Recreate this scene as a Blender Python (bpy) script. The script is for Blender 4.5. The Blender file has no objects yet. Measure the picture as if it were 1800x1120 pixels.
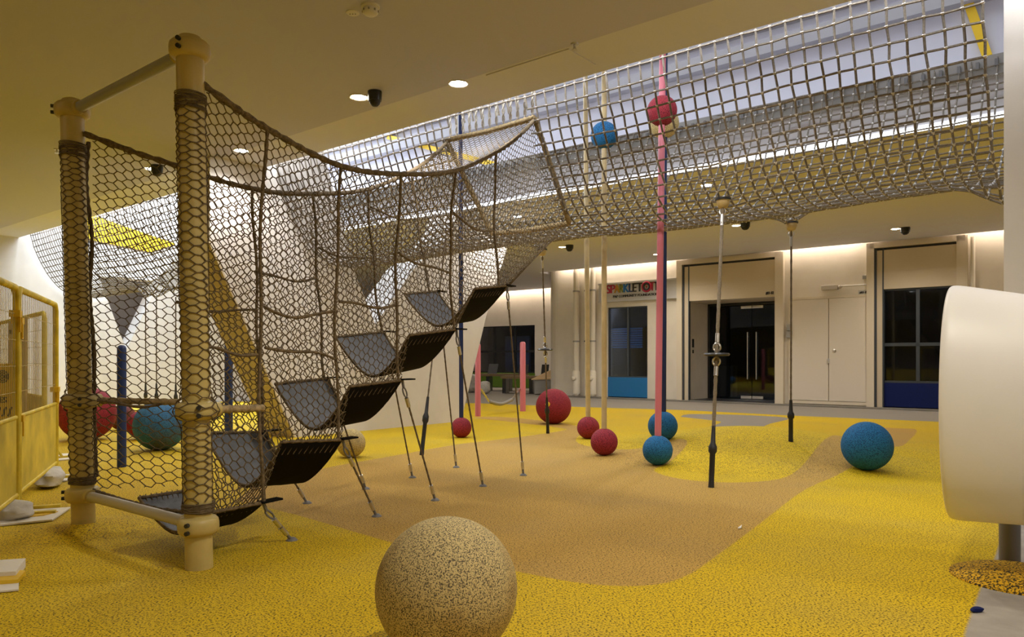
import bpy, math, random
import numpy as np
from mathutils import Vector, Matrix
random.seed(7)
C = bpy.context.scene.collection
PI = math.pi
# ------------------------------------------------------------------ frame of the place
F, HC, HY, CXP = 1300.0, 1.2, 632.0, 900.0      # focal length (px), eye height (m), horizon row, centre column
CT, ST = 0.78, 0.6258                            # the hall's axes: p runs along the void, n across it
def W(p, n, z=0.0): return Vector((-CT*p + ST*n, ST*p + CT*n, z))
def PT(px, py, d): return Vector(((px-CXP)/F*d, d, HC + (HY-py)/F*d))
MOUND = (3.2, 9.8, 2.45, 0.30)
def height(x, y):
    h = 0.0
    r = math.hypot(x-MOUND[0], y-MOUND[1])/MOUND[2]
    if r < 1: h += MOUND[3]*(1-r*r)**2
    r = math.hypot(x+3.03, y-5.24)/0.5
    if r < 1: h += 0.05*(1-r*r)**2
    return h
def G(px, py):
    z = 0.0
    for _ in range(25):
        d = (HC-z)*F/max(py-HY, 1.0)
        z = height((px-CXP)/F*d, d)
    return Vector(((px-CXP)/F*d, d, z))
def onN(px, py, n):
    r = (px-CXP)/F; d = n/(ST*r+CT)
    return (ST-CT*r)*d, HC+(HY-py)/F*d           # p, z
def onP(px, py, p):
    r = (px-CXP)/F; d = p/(ST-CT*r)
    return (CT+ST*r)*d, HC+(HY-py)/F*d           # n, z
UP = Vector((0, 0, 1))
TV, NV = W(1, 0), W(0, 1)

# ------------------------------------------------------------------ materials
def mat(name, col, rough=0.6, metal=0.0, emit=None, strength=1.0, noise=0.0, nscale=8.0, bump=0.0, bscale=60.0, spec=0.5, col2=None, trans=0.0):
    m = bpy.data.materials.new(name); m.use_nodes = True
    nt = m.node_tree; b = nt.nodes['Principled BSDF']
    b.inputs['Roughness'].default_value = rough; b.inputs['Metallic'].default_value = metal
    b.inputs['Specular IOR Level'].default_value = spec
    b.inputs['Base Color'].default_value = (*col, 1)
    if trans: b.inputs['Transmission Weight'].default_value = trans
    if noise or col2:
        tc = nt.nodes.new('ShaderNodeTexCoord'); nz = nt.nodes.new('ShaderNodeTexNoise')
        nz.inputs['Scale'].default_value = nscale; nz.inputs['Detail'].default_value = 4
        nt.links.new(tc.outputs['Object'], nz.inputs['Vector'])
        mx = nt.nodes.new('ShaderNodeMix'); mx.data_type = 'RGBA'
        c2 = col2 or tuple(c*(1-noise) for c in col)
        mx.inputs[6].default_value = (*col, 1); mx.inputs[7].default_value = (*c2, 1)
        rp = nt.nodes.new('ShaderNodeMapRange'); rp.inputs[1].default_value = .35; rp.inputs[2].default_value = .65
        nt.links.new(nz.outputs['Fac'], rp.inputs[0]); nt.links.new(rp.outputs[0], mx.inputs[0])
        nt.links.new(mx.outputs[2], b.inputs['Base Color'])
    if bump:
        tc = nt.nodes.new('ShaderNodeTexCoord'); nz = nt.nodes.new('ShaderNodeTexNoise')
        nz.inputs['Scale'].default_value = bscale; nz.inputs['Detail'].default_value = 3
        nt.links.new(tc.outputs['Object'], nz.inputs['Vector'])
        bp = nt.nodes.new('ShaderNodeBump'); bp.inputs['Strength'].default_value = bump; bp.inputs['Distance'].default_value = .01
        nt.links.new(nz.outputs['Fac'], bp.inputs['Height']); nt.links.new(bp.outputs[0], b.inputs['Normal'])
    if emit:
        b.inputs['Emission Color'].default_value = (*emit, 1); b.inputs['Emission Strength'].default_value = strength
    return m
def granules(nt, scale, lo, hi, coord='Object'):
    """0..1 mask of dark crumbs between coloured ones"""
    tc = nt.nodes.new('ShaderNodeTexCoord')
    vo = nt.nodes.new('ShaderNodeTexNoise'); vo.inputs['Scale'].default_value = scale; vo.inputs['Detail'].default_value = 2.0
    vo.inputs['Roughness'].default_value = .6
    nt.links.new(tc.outputs[coord], vo.inputs['Vector'])
    mr = nt.nodes.new('ShaderNodeMapRange'); mr.inputs[1].default_value = lo; mr.inputs[2].default_value = hi
    nt.links.new(vo.outputs['Fac'], mr.inputs[0])
    return mr.outputs[0], vo.outputs['Fac']
def rubber(name, col, dark, scale=95.0, lo=.40, hi=.50, stain=None):
    m = bpy.data.materials.new(name); m.use_nodes = True; nt = m.node_tree; b = nt.nodes['Principled BSDF']
    b.inputs['Roughness'].default_value = .75; b.inputs['Specular IOR Level'].default_value = .3
    f, raw = granules(nt, scale, lo, hi)
    mx = nt.nodes.new('ShaderNodeMix'); mx.data_type = 'RGBA'
    mx.inputs[6].default_value = (*dark, 1); mx.inputs[7].default_value = (*col, 1)
    if stain:
        tc = nt.nodes.new('ShaderNodeTexCoord'); nz = nt.nodes.new('ShaderNodeTexNoise'); nz.inputs['Scale'].default_value = stain[1]; nz.inputs['Detail'].default_value = 5
        nt.links.new(tc.outputs['Object'], nz.inputs['Vector'])
        rp = nt.nodes.new('ShaderNodeMapRange'); rp.inputs[1].default_value = .5; rp.inputs[2].default_value = .66
        nt.links.new(nz.outputs['Fac'], rp.inputs[0])
        m2 = nt.nodes.new('ShaderNodeMix'); m2.data_type = 'RGBA'
        m2.inputs[6].default_value = (*col, 1); m2.inputs[7].default_value = (*stain[0], 1)
        nt.links.new(rp.outputs[0], m2.inputs[0]); nt.links.new(m2.outputs[2], mx.inputs[7])
    nt.links.new(f, mx.inputs[0]); nt.links.new(mx.outputs[2], b.inputs['Base Color'])
    bp = nt.nodes.new('ShaderNodeBump'); bp.inputs['Strength'].default_value = .5; bp.inputs['Distance'].default_value = .004
    nt.links.new(raw, bp.inputs['Height']); nt.links.new(bp.outputs[0], b.inputs['Normal'])
    return m
def floor_material():
    m = bpy.data.materials.new('rubber_floor'); m.use_nodes = True; nt = m.node_tree; b = nt.nodes['Principled BSDF']
    b.inputs['Roughness'].default_value = .8; b.inputs['Specular IOR Level'].default_value = .25
    f, raw = granules(nt, 92.0, .40, .48)
    def attr(n):
        a = nt.nodes.new('ShaderNodeAttribute'); a.attribute_name = n
        mr = nt.nodes.new('ShaderNodeMapRange'); mr.inputs[1].default_value = -.008; mr.inputs[2].default_value = .008
        nt.links.new(a.outputs['Fac'], mr.inputs[0]); return mr.outputs[0]
    def mix(fac, a, c):
        x = nt.nodes.new('ShaderNodeMix'); x.data_type = 'RGBA'
        for s, v in ((6, a), (7, c)):
            if isinstance(v, tuple): x.inputs[s].default_value = (*v, 1)
            else: nt.links.new(v, x.inputs[s])
        nt.links.new(fac, x.inputs[0]); return x.outputs[2]
    # worn / dusty patches with a shape of their own
    tc = nt.nodes.new('ShaderNodeTexCoord'); nz = nt.nodes.new('ShaderNodeTexNoise'); nz.inputs['Scale'].default_value = .9; nz.inputs['Detail'].default_value = 6
    nt.links.new(tc.outputs['Object'], nz.inputs['Vector'])
    rp = nt.nodes.new('ShaderNodeMapRange'); rp.inputs[1].default_value = .48; rp.inputs[2].default_value = .75
    nt.links.new(nz.outputs['Fac'], rp.inputs[0])
    yel = mix(rp.outputs[0], (.70, .475, .006), (.60, .42, .035))
    tan = mix(rp.outputs[0], (.54, .33, .07), (.49, .31, .085))
    base = mix(attr('tan'), yel, tan)
    dark = mix(attr('tan'), (.09, .065, .006), (.13, .08, .022))
    rub = mix(f, dark, base)
    rub = mix(attr('grey'), rub, mix(f, (.16, .145, .125), (.27, .245, .215)))
    nz2 = nt.nodes.new('ShaderNodeTexNoise'); nz2.inputs['Scale'].default_value = 5; nz2.inputs['Detail'].default_value = 8
    nt.links.new(tc.outputs['Object'], nz2.inputs['Vector'])
    til = mix(nz2.outputs['Fac'], (.20, .18, .16), (.48, .44, .38))
    out = mix(attr('tile'), rub, til)
    nt.links.new(out, b.inputs['Base Color'])
    bp = nt.nodes.new('ShaderNodeBump'); bp.inputs['Strength'].default_value = .35; bp.inputs['Distance'].default_value = .004
    nt.links.new(raw, bp.inputs['Height']); nt.links.new(bp.outputs[0], b.inputs['Normal'])
    return m
def glass_material(name, tint, refl=.12):
    m = bpy.data.materials.new(name); m.use_nodes = True; nt = m.node_tree
    nt.nodes.remove(nt.nodes['Principled BSDF']); out = nt.nodes['Material Output']
    tr = nt.nodes.new('ShaderNodeBsdfTransparent'); tr.inputs[0].default_value = (*tint, 1)
    gl = nt.nodes.new('ShaderNodeBsdfGlossy'); gl.inputs['Roughness'].default_value = .03; gl.inputs[0].default_value = (.8, .85, 1, 1)
    lw = nt.nodes.new('ShaderNodeFresnel'); lw.inputs[0].default_value = 1.5
    ms = nt.nodes.new('ShaderNodeMixShader')
    nt.links.new(lw.outputs[0], ms.inputs[0]); nt.links.new(tr.outputs[0], ms.inputs[1]); nt.links.new(gl.outputs[0], ms.inputs[2])
    nt.links.new(ms.outputs[0], out.inputs[0]); return m
def lamp_material(name, col, s):
    m = bpy.data.materials.new(name); m.use_nodes = True; nt = m.node_tree
    nt.nodes.remove(nt.nodes['Principled BSDF']); e = nt.nodes.new('ShaderNodeEmission')
    e.inputs[0].default_value = (*col, 1); e.inputs[1].default_value = s
    nt.links.new(e.outputs[0], nt.nodes['Material Output'].inputs[0]); return m
M = dict(
    wall=mat('white_wall', (.74, .70, .65), .8, noise=.06, nscale=3, bump=.05, bscale=90),
    facade=mat('facade_paint', (.70, .64, .55), .75, noise=.07, nscale=2),
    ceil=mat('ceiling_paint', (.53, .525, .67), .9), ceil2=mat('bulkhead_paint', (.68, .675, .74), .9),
    upper=mat('upper_wall_paint', (.62, .61, .66), .8), fascia=mat('fascia_paint', (.55, .54, .57), .8),
    ledge=mat('grey_ledge_paint', (.40, .39, .41), .8), beige=mat('beige_paint', (.62, .52, .34), .7),
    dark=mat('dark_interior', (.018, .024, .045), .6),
    post=mat('cream_post_coating', (.58, .46, .17), .42, noise=.12, nscale=10),
    steel=mat('grey_bar_coating', (.36, .36, .38), .4), steel2=mat('cream_bar_coating', (.52, .48, .40), .4),
    loop=mat('white_cord', (.66, .62, .54), .8, noise=.3, nscale=60),
    twine=mat('brown_twine', (.165, .118, .060), .85, noise=.4, nscale=30, bump=.3, bscale=300),
    rope=mat('tan_edge_rope', (.215, .155, .085), .9, noise=.55, nscale=45, bump=.6, bscale=160),
    lash=mat('cream_lashing', (.46, .345, .18), .85, noise=.45, nscale=40, bump=.5, bscale=150),
    poly=mat('offwhite_net_rope', (.24, .205, .16), .8, noise=.35, nscale=60, bump=.5, bscale=220),
    knot=mat('net_knot', (.66, .64, .62), .7),
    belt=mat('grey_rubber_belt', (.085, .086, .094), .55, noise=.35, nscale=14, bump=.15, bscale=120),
    beltdark=mat('black_and_shaded_belt', (.007, .006, .0055), .85, spec=.1),  # shade under the belts put into the colour; corner tabs are black themselves
    black=mat('black_rubber', (.015, .015, .017), .5), blackp=mat('black_plastic', (.02, .02, .022), .3),
    chrome=mat('galvanised_steel', (.62, .61, .60), .3, .9),
    cable=mat('steel_core_rope', (.17, .125, .075), .8, noise=.4, nscale=80),
    clearcable=mat('pale_cable', (.23, .18, .115), .7, noise=.3, nscale=80),
    pink=mat('pink_coating', (.66, .19, .24), .4), cream=mat('cream_pole_coating', (.62, .48, .24), .45, noise=.2, nscale=6),
    navy=mat('navy_coating', (.010, .024, .10), .4), blueP=mat('deep_blue_post', (.009, .03, .145), .5),
    redball=rubber('red_rubber', (.34, .03, .045), (.10, .006, .014), 110), blueball=rubber('blue_rubber', (.017, .155, .36), (.004, .04, .11), 110),
    oldblue=rubber('worn_blue_rubber', (.045, .17, .34), (.02, .06, .12), 100, stain=((.10, .10, .105), 2.6)),
    creamball=rubber('cream_rubber', (.62, .49, .22), (.26, .20, .09), 110), darkred=rubber('dull_red_rubber', (.20, .05, .035), (.07, .02, .015), 100),
    speck=rubber('speckled_rubber', (.66, .52, .235), (.105, .085, .055), 190, .41, .53, stain=((.50, .34, .12), 3.0)),
    mound=rubber('coarse_yellow_rubber', (.70, .40, .01), (.03, .02, .006), 85, .45, .52),
    fence=mat('yellow_fence_paint', (.86, .66, .05), .55, noise=.3, nscale=7), fencesheet=mat('yellow_sheet', (.86, .67, .07), .6, noise=.35, nscale=3),
    wire=mat('yellow_grey_wire', (.5, .40, .16), .5), tape=mat('yellow_tape', (.80, .52, .02), .5), redtape=mat('red_tape', (.35, .03, .05), .5),
    ply=mat('plywood', (.52, .38, .20), .75, noise=.25, nscale=4), sand=mat('white_sandbag', (.68, .66, .62), .85, noise=.2, nscale=9, bump=.4, bscale=30),
    paper=mat('white_paper', (.80, .76, .68), .8), card=mat('cardboard', (.62, .44, .24), .8),
    drum=mat('white_plastic', (.88, .87, .86), .42, noise=.05, nscale=2), greypost=mat('grey_post', (.17, .165, .165), .5),
    blueW=mat('blue_panel', (.006, .15, .40), .5), navyW=mat('navy_panel', (.003, .010, .085), .6, spec=.2), greenW=mat('green_panel', (.10, .19, .012), .5),
    alum=mat('dark_aluminium', (.055, .065, .078), .4, .3), alumb=mat('black_frame', (.018, .019, .022), .4),
    glass=glass_material('window_glass', (.55, .62, .75)), glassD=glass_material('door_glass', (.45, .50, .56)),
    doorp=mat('door_paint', (.66, .59, .50), .55), trimp=mat('bay_frame_paint', (.66, .58, .46), .6), shut=mat('shutter_box_paint', (.60, .51, .38), .6),
    signb=mat('sign_board', (.47, .46, .45), .5), fit=mat('beige_plastic_fitting', (.50, .45, .39), .5), whiteP=mat('white_plastic_fitting', (.72, .69, .64), .5), greyP=mat('grey_plastic', (.30, .29, .27), .5),
    pipe=mat('painted_pipe', (.70, .64, .54), .5), kerb=mat('grey_kerb', (.20, .185, .16), .8, noise=.2, nscale=4),
    bench=mat('bench_wood', (.22, .15, .07), .6), fabric=mat('dark_seat_back', (.03, .028, .028), .7),
    blind=mat('glowing_blue_blind', (.03, .20, .48), .6, emit=(.008, .15, .33), strength=.14), cloth=mat('pale_bag', (.55, .52, .48), .7, noise=.3, nscale=8),  # blind: added emission stands in for light from behind the slats
    lampW=lamp_material('downlight_glow', (1, .86, .62), 40), lampC=lamp_material('cool_downlight_glow', (1, .97, .92), 45), led=lamp_material('led_strip', (.93, .96, 1), 5),
    yellowW=mat('yellow_wall_paint', (.78, .50, .01), .6),
    tred=mat('sign_red', (.38, .01, .04), .5), tgold=mat('sign_gold', (.42, .19, .004), .5), tolive=mat('sign_olive', (.17, .17, .006), .5),
    tblue=mat('sign_blue', (.004, .12, .36), .5), tnavy=mat('sign_navy', (.01, .03, .11), .5), tblack=mat('sign_black', (.012, .010, .010), .5),
)
# ------------------------------------------------------------------ mesh builder
class MB:
    def __init__(s): s.v, s.f, s.m = [], [], []
    def add(s, vs, fs, mi=0):
        k = len(s.v); s.v += [tuple(v) for v in vs]; s.f += [tuple(i+k for i in f) for f in fs]; s.m += [mi]*len(fs); return s
    def box(s, c, sx, sy, sz, X=None, Y=None, Z=None, mi=0):
        X = X or Vector((1, 0, 0)); Y = Y or Vector((0, 1, 0)); Z = Z or UP; c = Vector(c)
        vs = [c+X*(a*sx/2)+Y*(b*sy/2)+Z*(d*sz/2) for a in (-1, 1) for b in (-1, 1) for d in (-1, 1)]
        return s.add(vs, [(0, 1, 3, 2), (4, 6, 7, 5), (0, 4, 5, 1), (2, 3, 7, 6), (0, 2, 6, 4), (1, 5, 7, 3)], mi)
    def pn(s, p0, p1, n0, n1, z0, z1, mi=0):        # a box on the hall's axes
        return s.box(W((p0+p1)/2, (n0+n1)/2, (z0+z1)/2), abs(p1-p0), abs(n1-n0), abs(z1-z0), TV, NV, UP, mi)
    def seg(s, a, b, r, n=4, mi=0):
        a, b = Vector(a), Vector(b); d = b-a
        if d.length < 1e-6: return s
        d.normalize(); u = d.orthogonal().normalized(); w = d.cross(u)
        vs = [q+(u*math.cos(2*PI*k/n)+w*math.sin(2*PI*k/n))*r for q in (a, b) for k in range(n)]
        return s.add(vs, [(k, (k+1) % n, n+(k+1) % n, n+k) for k in range(n)], mi)
    def tube(s, pts, r, n=8, mi=0, caps=True, closed=False):
        pts = [Vector(p) for p in pts]; N = len(pts)
        rs = r if isinstance(r, (list, tuple)) else [r]*N
        u = None; vs = []
        for i, p in enumerate(pts):
            if closed: d = pts[(i+1) % N]-pts[i-1]
            else: d = pts[min(i+1, N-1)]-pts[max(i-1, 0)]
            if d.length < 1e-9: d = Vector((0, 0, 1))
            d.normalize()
            if u is None: u = d.orthogonal().normalized()
            u = u-d*u.dot(d)
            if u.length < 1e-6: u = d.orthogonal()
            u.normalize(); w = d.cross(u)
            vs += [p+(u*math.cos(2*PI*k/n)+w*math.sin(2*PI*k/n))*rs[i] for k in range(n)]
        fs = []
        for i in range(N if closed else N-1):
            j = (i+1) % N
            fs += [(i*n+k, i*n+(k+1) % n, j*n+(k+1) % n, j*n+k) for k in range(n)]
        if caps and not closed:
            fs += [tuple(range(n-1, -1, -1)), tuple((N-1)*n+k for k in range(n))]
        return s.add(vs, fs, mi)
    def lathe(s, c, prof, n=24, axis=None, mi=0):    # prof: (radius, height along the axis)
        c = Vector(c); A = (axis or UP).normalized(); u = A.orthogonal().normalized(); w = A.cross(u)
        vs = []
        for (r, h) in prof: vs += [c+A*h+(u*math.cos(2*PI*k/n)+w*math.sin(2*PI*k/n))*r for k in range(n)]
        fs = []
        for i in range(len(prof)-1): fs += [(i*n+k, i*n+(k+1) % n, (i+1)*n+(k+1) % n, (i+1)*n+k) for k in range(n)]
        if prof[0][0] > 1e-5: fs.append(tuple(range(n-1, -1, -1)))
        if prof[-1][0] > 1e-5: fs.append(tuple((len(prof)-1)*n+k for k in range(n)))
        return s.add(vs, fs, mi)
    def ball(s, c, r, n=32, mi=0):
        prof = [(max(r*math.sin(PI*i/(n//2)), 1e-6), -r*math.cos(PI*i/(n//2))) for i in range(n//2+1)]
        return s.lathe(c, prof, n, UP, mi)
    def prism(s, poly, off, mi=0):                   # 3D polygon pushed along off
        n = len(poly); vs = [Vector(q) for q in poly]+[Vector(q)+off for q in poly]
        return s.add(vs, [tuple(range(n)), tuple(range(2*n-1, n-1, -1))]+[(k, (k+1) % n+0, n+(k+1) % n, n+k) for k in range(n)], mi)
    def octa(s, c, r, mi=0):
        c = Vector(c); vs = [c+Vector(d)*r for d in ((1, 0, 0), (-1, 0, 0), (0, 1, 0), (0, -1, 0), (0, 0, 1), (0, 0, -1))]
        return s.add(vs, [(0, 2, 4), (2, 1, 4), (1, 3, 4), (3, 0, 4), (2, 0, 5), (1, 2, 5), (3, 1, 5), (0, 3, 5)], mi)
def root_loc(o):
    while o.parent: o = o.parent
    return o.location
def obj(name, mb, m, parent=None, smooth=False, label=None, loc=None, bevel=0):
    me = bpy.data.meshes.new(name)
    org = root_loc(parent) if parent else Vector(loc) if loc is not None else Vector((0, 0, 0))
    me.from_pydata([(v[0]-org[0], v[1]-org[1], v[2]-org[2]) for v in mb.v], [], mb.f)
    for x in (m if isinstance(m, (list, tuple)) else [m]): me.materials.append(x)
    if any(mb.m): me.polygons.foreach_set('material_index', mb.m)
    if smooth: me.shade_smooth() if hasattr(me, 'shade_smooth') else None
    me.update()
    o = bpy.data.objects.new(name, me); C.objects.link(o)
    if parent: o.parent = parent
    else: o.location = org
    if smooth:
        try: me.set_sharp_from_angle(angle=math.radians(50))
        except Exception: pass
    if bevel:
        b = o.modifiers.new('bevel', 'BEVEL'); b.width = bevel; b.segments = 2; b.limit_method = 'ANGLE'
    if label: o['label'] = label
    return o
def thing(name, label, cat, loc=(0, 0, 0), group=None):
    o = bpy.data.objects.new(name, None); C.objects.link(o); o.location = loc; o.empty_display_size = .1
    o['label'] = label; o['category'] = cat
    if group: o['group'] = group
    return o
def tag(o, label, cat, group=None, kind=None):
    o['label'] = label; o['category'] = cat
    if group: o['group'] = group
    if kind: o['kind'] = kind
    return o
def struct(name, mb, m, label=None, parent=None, smooth=False):
    o = obj(name, mb, m, parent, smooth)
    if not parent: o['kind'] = 'structure'
    if label: o['label'] = label
    return o
def hsh(i, j=0, k=0):
    v = math.sin(i*12.9898+j*78.233+k*37.719)*43758.5453; return (v-math.floor(v))-.5
def lerp(a, b, t): return a+(b-a)*t
def interp(x, xs, ys):
    if x <= xs[0]: return ys[0]
    for i in range(len(xs)-1):
        if x <= xs[i+1]: return lerp(ys[i], ys[i+1], (x-xs[i])/(xs[i+1]-xs[i]))
    return ys[-1]
def smoothline(pts, n):                              # Catmull-Rom through the points
    P = [Vector(p) for p in pts]; out = []
    for i in range(len(P)-1):
        p0, p1, p2, p3 = P[max(i-1, 0)], P[i], P[i+1], P[min(i+2, len(P)-1)]
        for k in range(n):
            t = k/n
            out.append(.5*((2*p1)+(p2-p0)*t+(2*p0-5*p1+4*p2-p3)*t*t+(3*p1-p0-3*p2+p3)*t**3))
    out.append(P[-1]); return out
def rope(mb, pts, r, step=.03, n=7, lump=.16, mi=0):
    P = [Vector(p) for p in pts]; out = []; rs = []; q = 0
    for a, b in zip(P[:-1], P[1:]):
        k = max(1, int((b-a).length/step))
        for i in range(k):
            out.append(a.lerp(b, i/k)); rs.append(r*(1+lump*math.sin(q*2.4)+lump*.8*hsh(q, 3))); q += 1
    out.append(P[-1]); rs.append(r)
    return mb.tube(out, rs, n, mi)
def hexnet(mb, u0, u1, v0, v1, fn, inside, Wd=.10, J=.032, Ht=.078, r=.0045, jit=.005, seed=0, sides=4):
    """hexagonal netting laid out over (u, v), carried to 3D by fn, cut off where inside() is false"""
    cp = (Wd+J)/2; ni = int((u1-u0)/cp)+2; nj = int((v1-v0)/Ht)+2
    cache = {}
    def P(u, v):
        k = (round(u, 4), round(v, 4))
        if k not in cache:
            a = u+jit*hsh(u*977, v*811, seed); b = v+jit*hsh(u*613, v*467, seed+5)
            cache[k] = fn(a, b)
        return cache[k]
    def edge(a, b):
        ia, ib = inside(*a), inside(*b)
        if not ia and not ib: return
        if ia != ib:
            if ib: a, b = b, a
            lo, hi = 0., 1.
            for _ in range(5):
                m_ = (lo+hi)/2
                if inside(lerp(a[0], b[0], m_), lerp(a[1], b[1], m_)): lo = m_
                else: hi = m_
            if lo < .1: return
            b = (lerp(a[0], b[0], lo), lerp(a[1], b[1], lo)); mb.seg(P(*a), fn(*b), r, sides); return
        mb.seg(P(*a), P(*b), r, sides)
    for i in range(-1, ni+1):
        for j in range(-1, nj+1):
            cx = u0+i*cp; cy = v0+j*Ht+(Ht/2 if i % 2 else 0)
            edge((cx-J/2, cy+Ht/2), (cx+J/2, cy+Ht/2))
            edge((cx+J/2, cy+Ht/2), (cx+Wd/2, cy))
            edge((cx+Wd/2, cy), (cx+J/2, cy-Ht/2))
def polyprism(poly2, fn, off, mb=None, mi=0):
    mb = mb or MB(); mb.prism([fn(*q) for q in poly2], off, mi); return mb
def tessfix(o):
    pass

# ================================================================== THE SETTING
Hc, Hb, Hs = 4.05, 4.05, 4.76
N0, N1, NF, NR = 6.27, 10.4, 19.85, 24.3           # void edges, facade, recessed wall
PL = 19.8                                           # left end wall
# ---- floor
def sdist(X, Y, poly):
    """signed distance, positive inside"""
    px = np.array([q[0] for q in poly]); py = np.array([q[1] for q in poly]); n = len(poly)
    best = np.full(X.shape, 1e9); ins = np.zeros(X.shape, bool)
    for i in range(n):
        x0, y0, x1, y1 = px[i], py[i], px[(i+1) % n], py[(i+1) % n]
        dx, dy = x1-x0, y1-y0; L = dx*dx+dy*dy+1e-12
        t = np.clip(((X-x0)*dx+(Y-y0)*dy)/L, 0, 1)
        best = np.minimum(best, np.hypot(X-x0-t*dx, Y-y0-t*dy))
        c = ((y0 > Y) != (y1 > Y)) & (X < (x1-x0)*(Y-y0)/((y1-y0) if abs(y1-y0) > 1e-9 else 1e-9)+x0)
        ins ^= c
    return np.where(ins, best, -best)
def gpoly(pts, k=4):
    P = [G(*q) for q in pts]; P = [Vector((q.x, q.y, 0)) for q in P]
    out = smoothline(P+[P[0]], k)[:-1]; return [(q.x, q.y) for q in out]
tanpx = [(415, 880), (520, 905), (640, 940), (700, 957), (800, 985), (900, 1003), (1000, 1022), (1080, 1030), (1160, 1027), (1215, 1008), (1265, 973), (1330, 925), (1420, 858), (1500, 820), (1560, 790), (1612, 758),
         (1580, 753), (1500, 752), (1490, 772), (1450, 803), (1390, 835), (1310, 848), (1220, 845), (1165, 835), (1150, 825), (1175, 814), (1208, 803), (1190, 796), (1120, 789), (1060, 788), (1018, 780),
         (1015, 768), (1040, 757), (1010, 748), (940, 738), (880, 733), (830, 734), (900, 742), (982, 752), (990, 757), (900, 770), (800, 782), (700, 800), (560, 825), (460, 850)]
greypx = [(1196, 733), (1214, 728), (1314, 730), (1387, 735), (1353, 745), (1326, 755), (1275, 755), (1247, 751), (1269, 742), (1243, 738)]
kerbline = [(600, 706), (840, 709), (1000, 715), (1200, 721), (1400, 731), (1660, 742), (2100, 762)]
tilepx = [(1765, 932), (1746, 989), (1724, 1034), (1694, 1118)]
gx = np.concatenate([np.arange(-26, -8, .5), np.arange(-8, 9, .085), np.arange(9, 26.01, .4)])
gy = np.concatenate([np.arange(-9, 1, .5), np.arange(1, 14, .085), np.arange(14, 34.01, .25)])
X, Y = np.meshgrid(gx, gy)
Z = np.zeros_like(X)
R = np.hypot(X-MOUND[0], Y-MOUND[1])/MOUND[2]; Z += np.where(R < 1, MOUND[3]*(1-R*R)**2, 0)
R = np.hypot(X+3.03, Y-5.24)/.5; Z += np.where(R < 1, .05*(1-np.minimum(R, 1)**2)**2, 0)
tanP = gpoly(tanpx, 4)
k1 = [(q.x, q.y) for q in (G(*a) for a in kerbline)]
greyA = k1+[(30, 30), (30, 60), (-40, 60), (-40, k1[0][1])]
greyB = gpoly(greypx, 3)
t1 = [(q.x, q.y) for q in (G(*a) for a in tilepx)]
tileP = t1+[(t1[-1][0]-.35, .8), (t1[-1][0]-.6, -1), (9, -1), (9, 6.2), (t1[0][0]+.9, 6.2)]
nx, ny = len(gx), len(gy)
me = bpy.data.meshes.new('floor')
verts = np.stack([X.ravel(), Y.ravel(), Z.ravel()], 1)
faces = [(j*nx+i, j*nx+i+1, (j+1)*nx+i+1, (j+1)*nx+i) for j in range(ny-1) for i in range(nx-1)]
me.from_pydata(verts.tolist(), [], faces)
for nm, d in (('tan', sdist(X, Y, tanP)), ('grey', np.maximum(sdist(X, Y, greyA), sdist(X, Y, greyB))), ('tile', sdist(X, Y, tileP))):
    at = me.attributes.new(nm, 'FLOAT', 'POINT'); at.data.foreach_set('value', d.ravel().astype(np.float32))
me.materials.append(floor_material()); me.shade_smooth()
fl = bpy.data.objects.new('floor', me); C.objects.link(fl); fl['kind'] = 'structure'; fl['label'] = 'yellow rubber playground floor with tan and grey patches'
# ---- ceilings (slabs), fascia, upper storey
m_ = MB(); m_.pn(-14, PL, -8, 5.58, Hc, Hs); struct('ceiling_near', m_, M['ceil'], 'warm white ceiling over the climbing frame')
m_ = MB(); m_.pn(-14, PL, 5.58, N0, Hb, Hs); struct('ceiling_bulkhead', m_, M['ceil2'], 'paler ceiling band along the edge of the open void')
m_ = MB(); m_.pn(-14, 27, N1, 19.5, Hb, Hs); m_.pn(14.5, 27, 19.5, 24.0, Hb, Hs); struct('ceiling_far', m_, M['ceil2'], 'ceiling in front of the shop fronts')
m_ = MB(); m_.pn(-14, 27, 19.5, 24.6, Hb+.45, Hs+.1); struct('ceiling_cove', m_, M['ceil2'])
m_ = MB(); m_.pn(-14, 27, N1-.02, N1, Hb+.07, Hs); struct('trim_1', m_, M['fascia'], 'pale slab edge across the void')
m_ = MB(); m_.pn(-14, 27, 11.3, 11.6, Hs, 9.5); struct('wall_upper', m_, M['upper'], 'pale lilac grey wall of the upper floor')
m_ = MB(); m_.pn(-14, 27, 11.12, 11.3, 5.83, 6.06); m_.pn(-14, 27, 11.17, 11.3, 6.24, 6.30); struct('trim_2', m_, M['ledge'], 'grey ledge high on the upper wall')
m_ = MB(); m_.pn(-14, PL, 5.9, 6.2, Hs, 9.5); struct('wall_upper_near', m_, M['upper'])
# ---- left end wall with the inverted triangular gap
def wallP(p): return lambda n, z: W(p, n, z)
m_ = MB()
a, b, c = (8.70, 1.45), (8.02, 3.3), (9.55, 3.3)
for poly in ([(-8, 0), (8.7, 0), a, b, (8.05, 9.5), (-8, 9.5)], [(8.7, 0), (13.2, 0), (13.2, 9.5), (9.55, 9.5), c, a], [b, c, (9.55, 9.5), (8.05, 9.5)]):
    m_.prism([W(PL, *q) for q in poly], TV*.5)
struct('wall_left', m_, M['wall'], 'tall white end wall with an inverted triangular opening')
m_ = MB(); m_.pn(22, 22.2, 6, 13.2, 0, 5); struct('wall_behind', m_, M['ledge'], 'grey wall seen through the triangular opening')
m_ = MB(); m_.pn(15.3, 16.1, -1.5, 13, 0, .16); struct('trim_3', m_, M['yellowW'], 'low yellow kerb in front of the white end wall')
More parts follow.
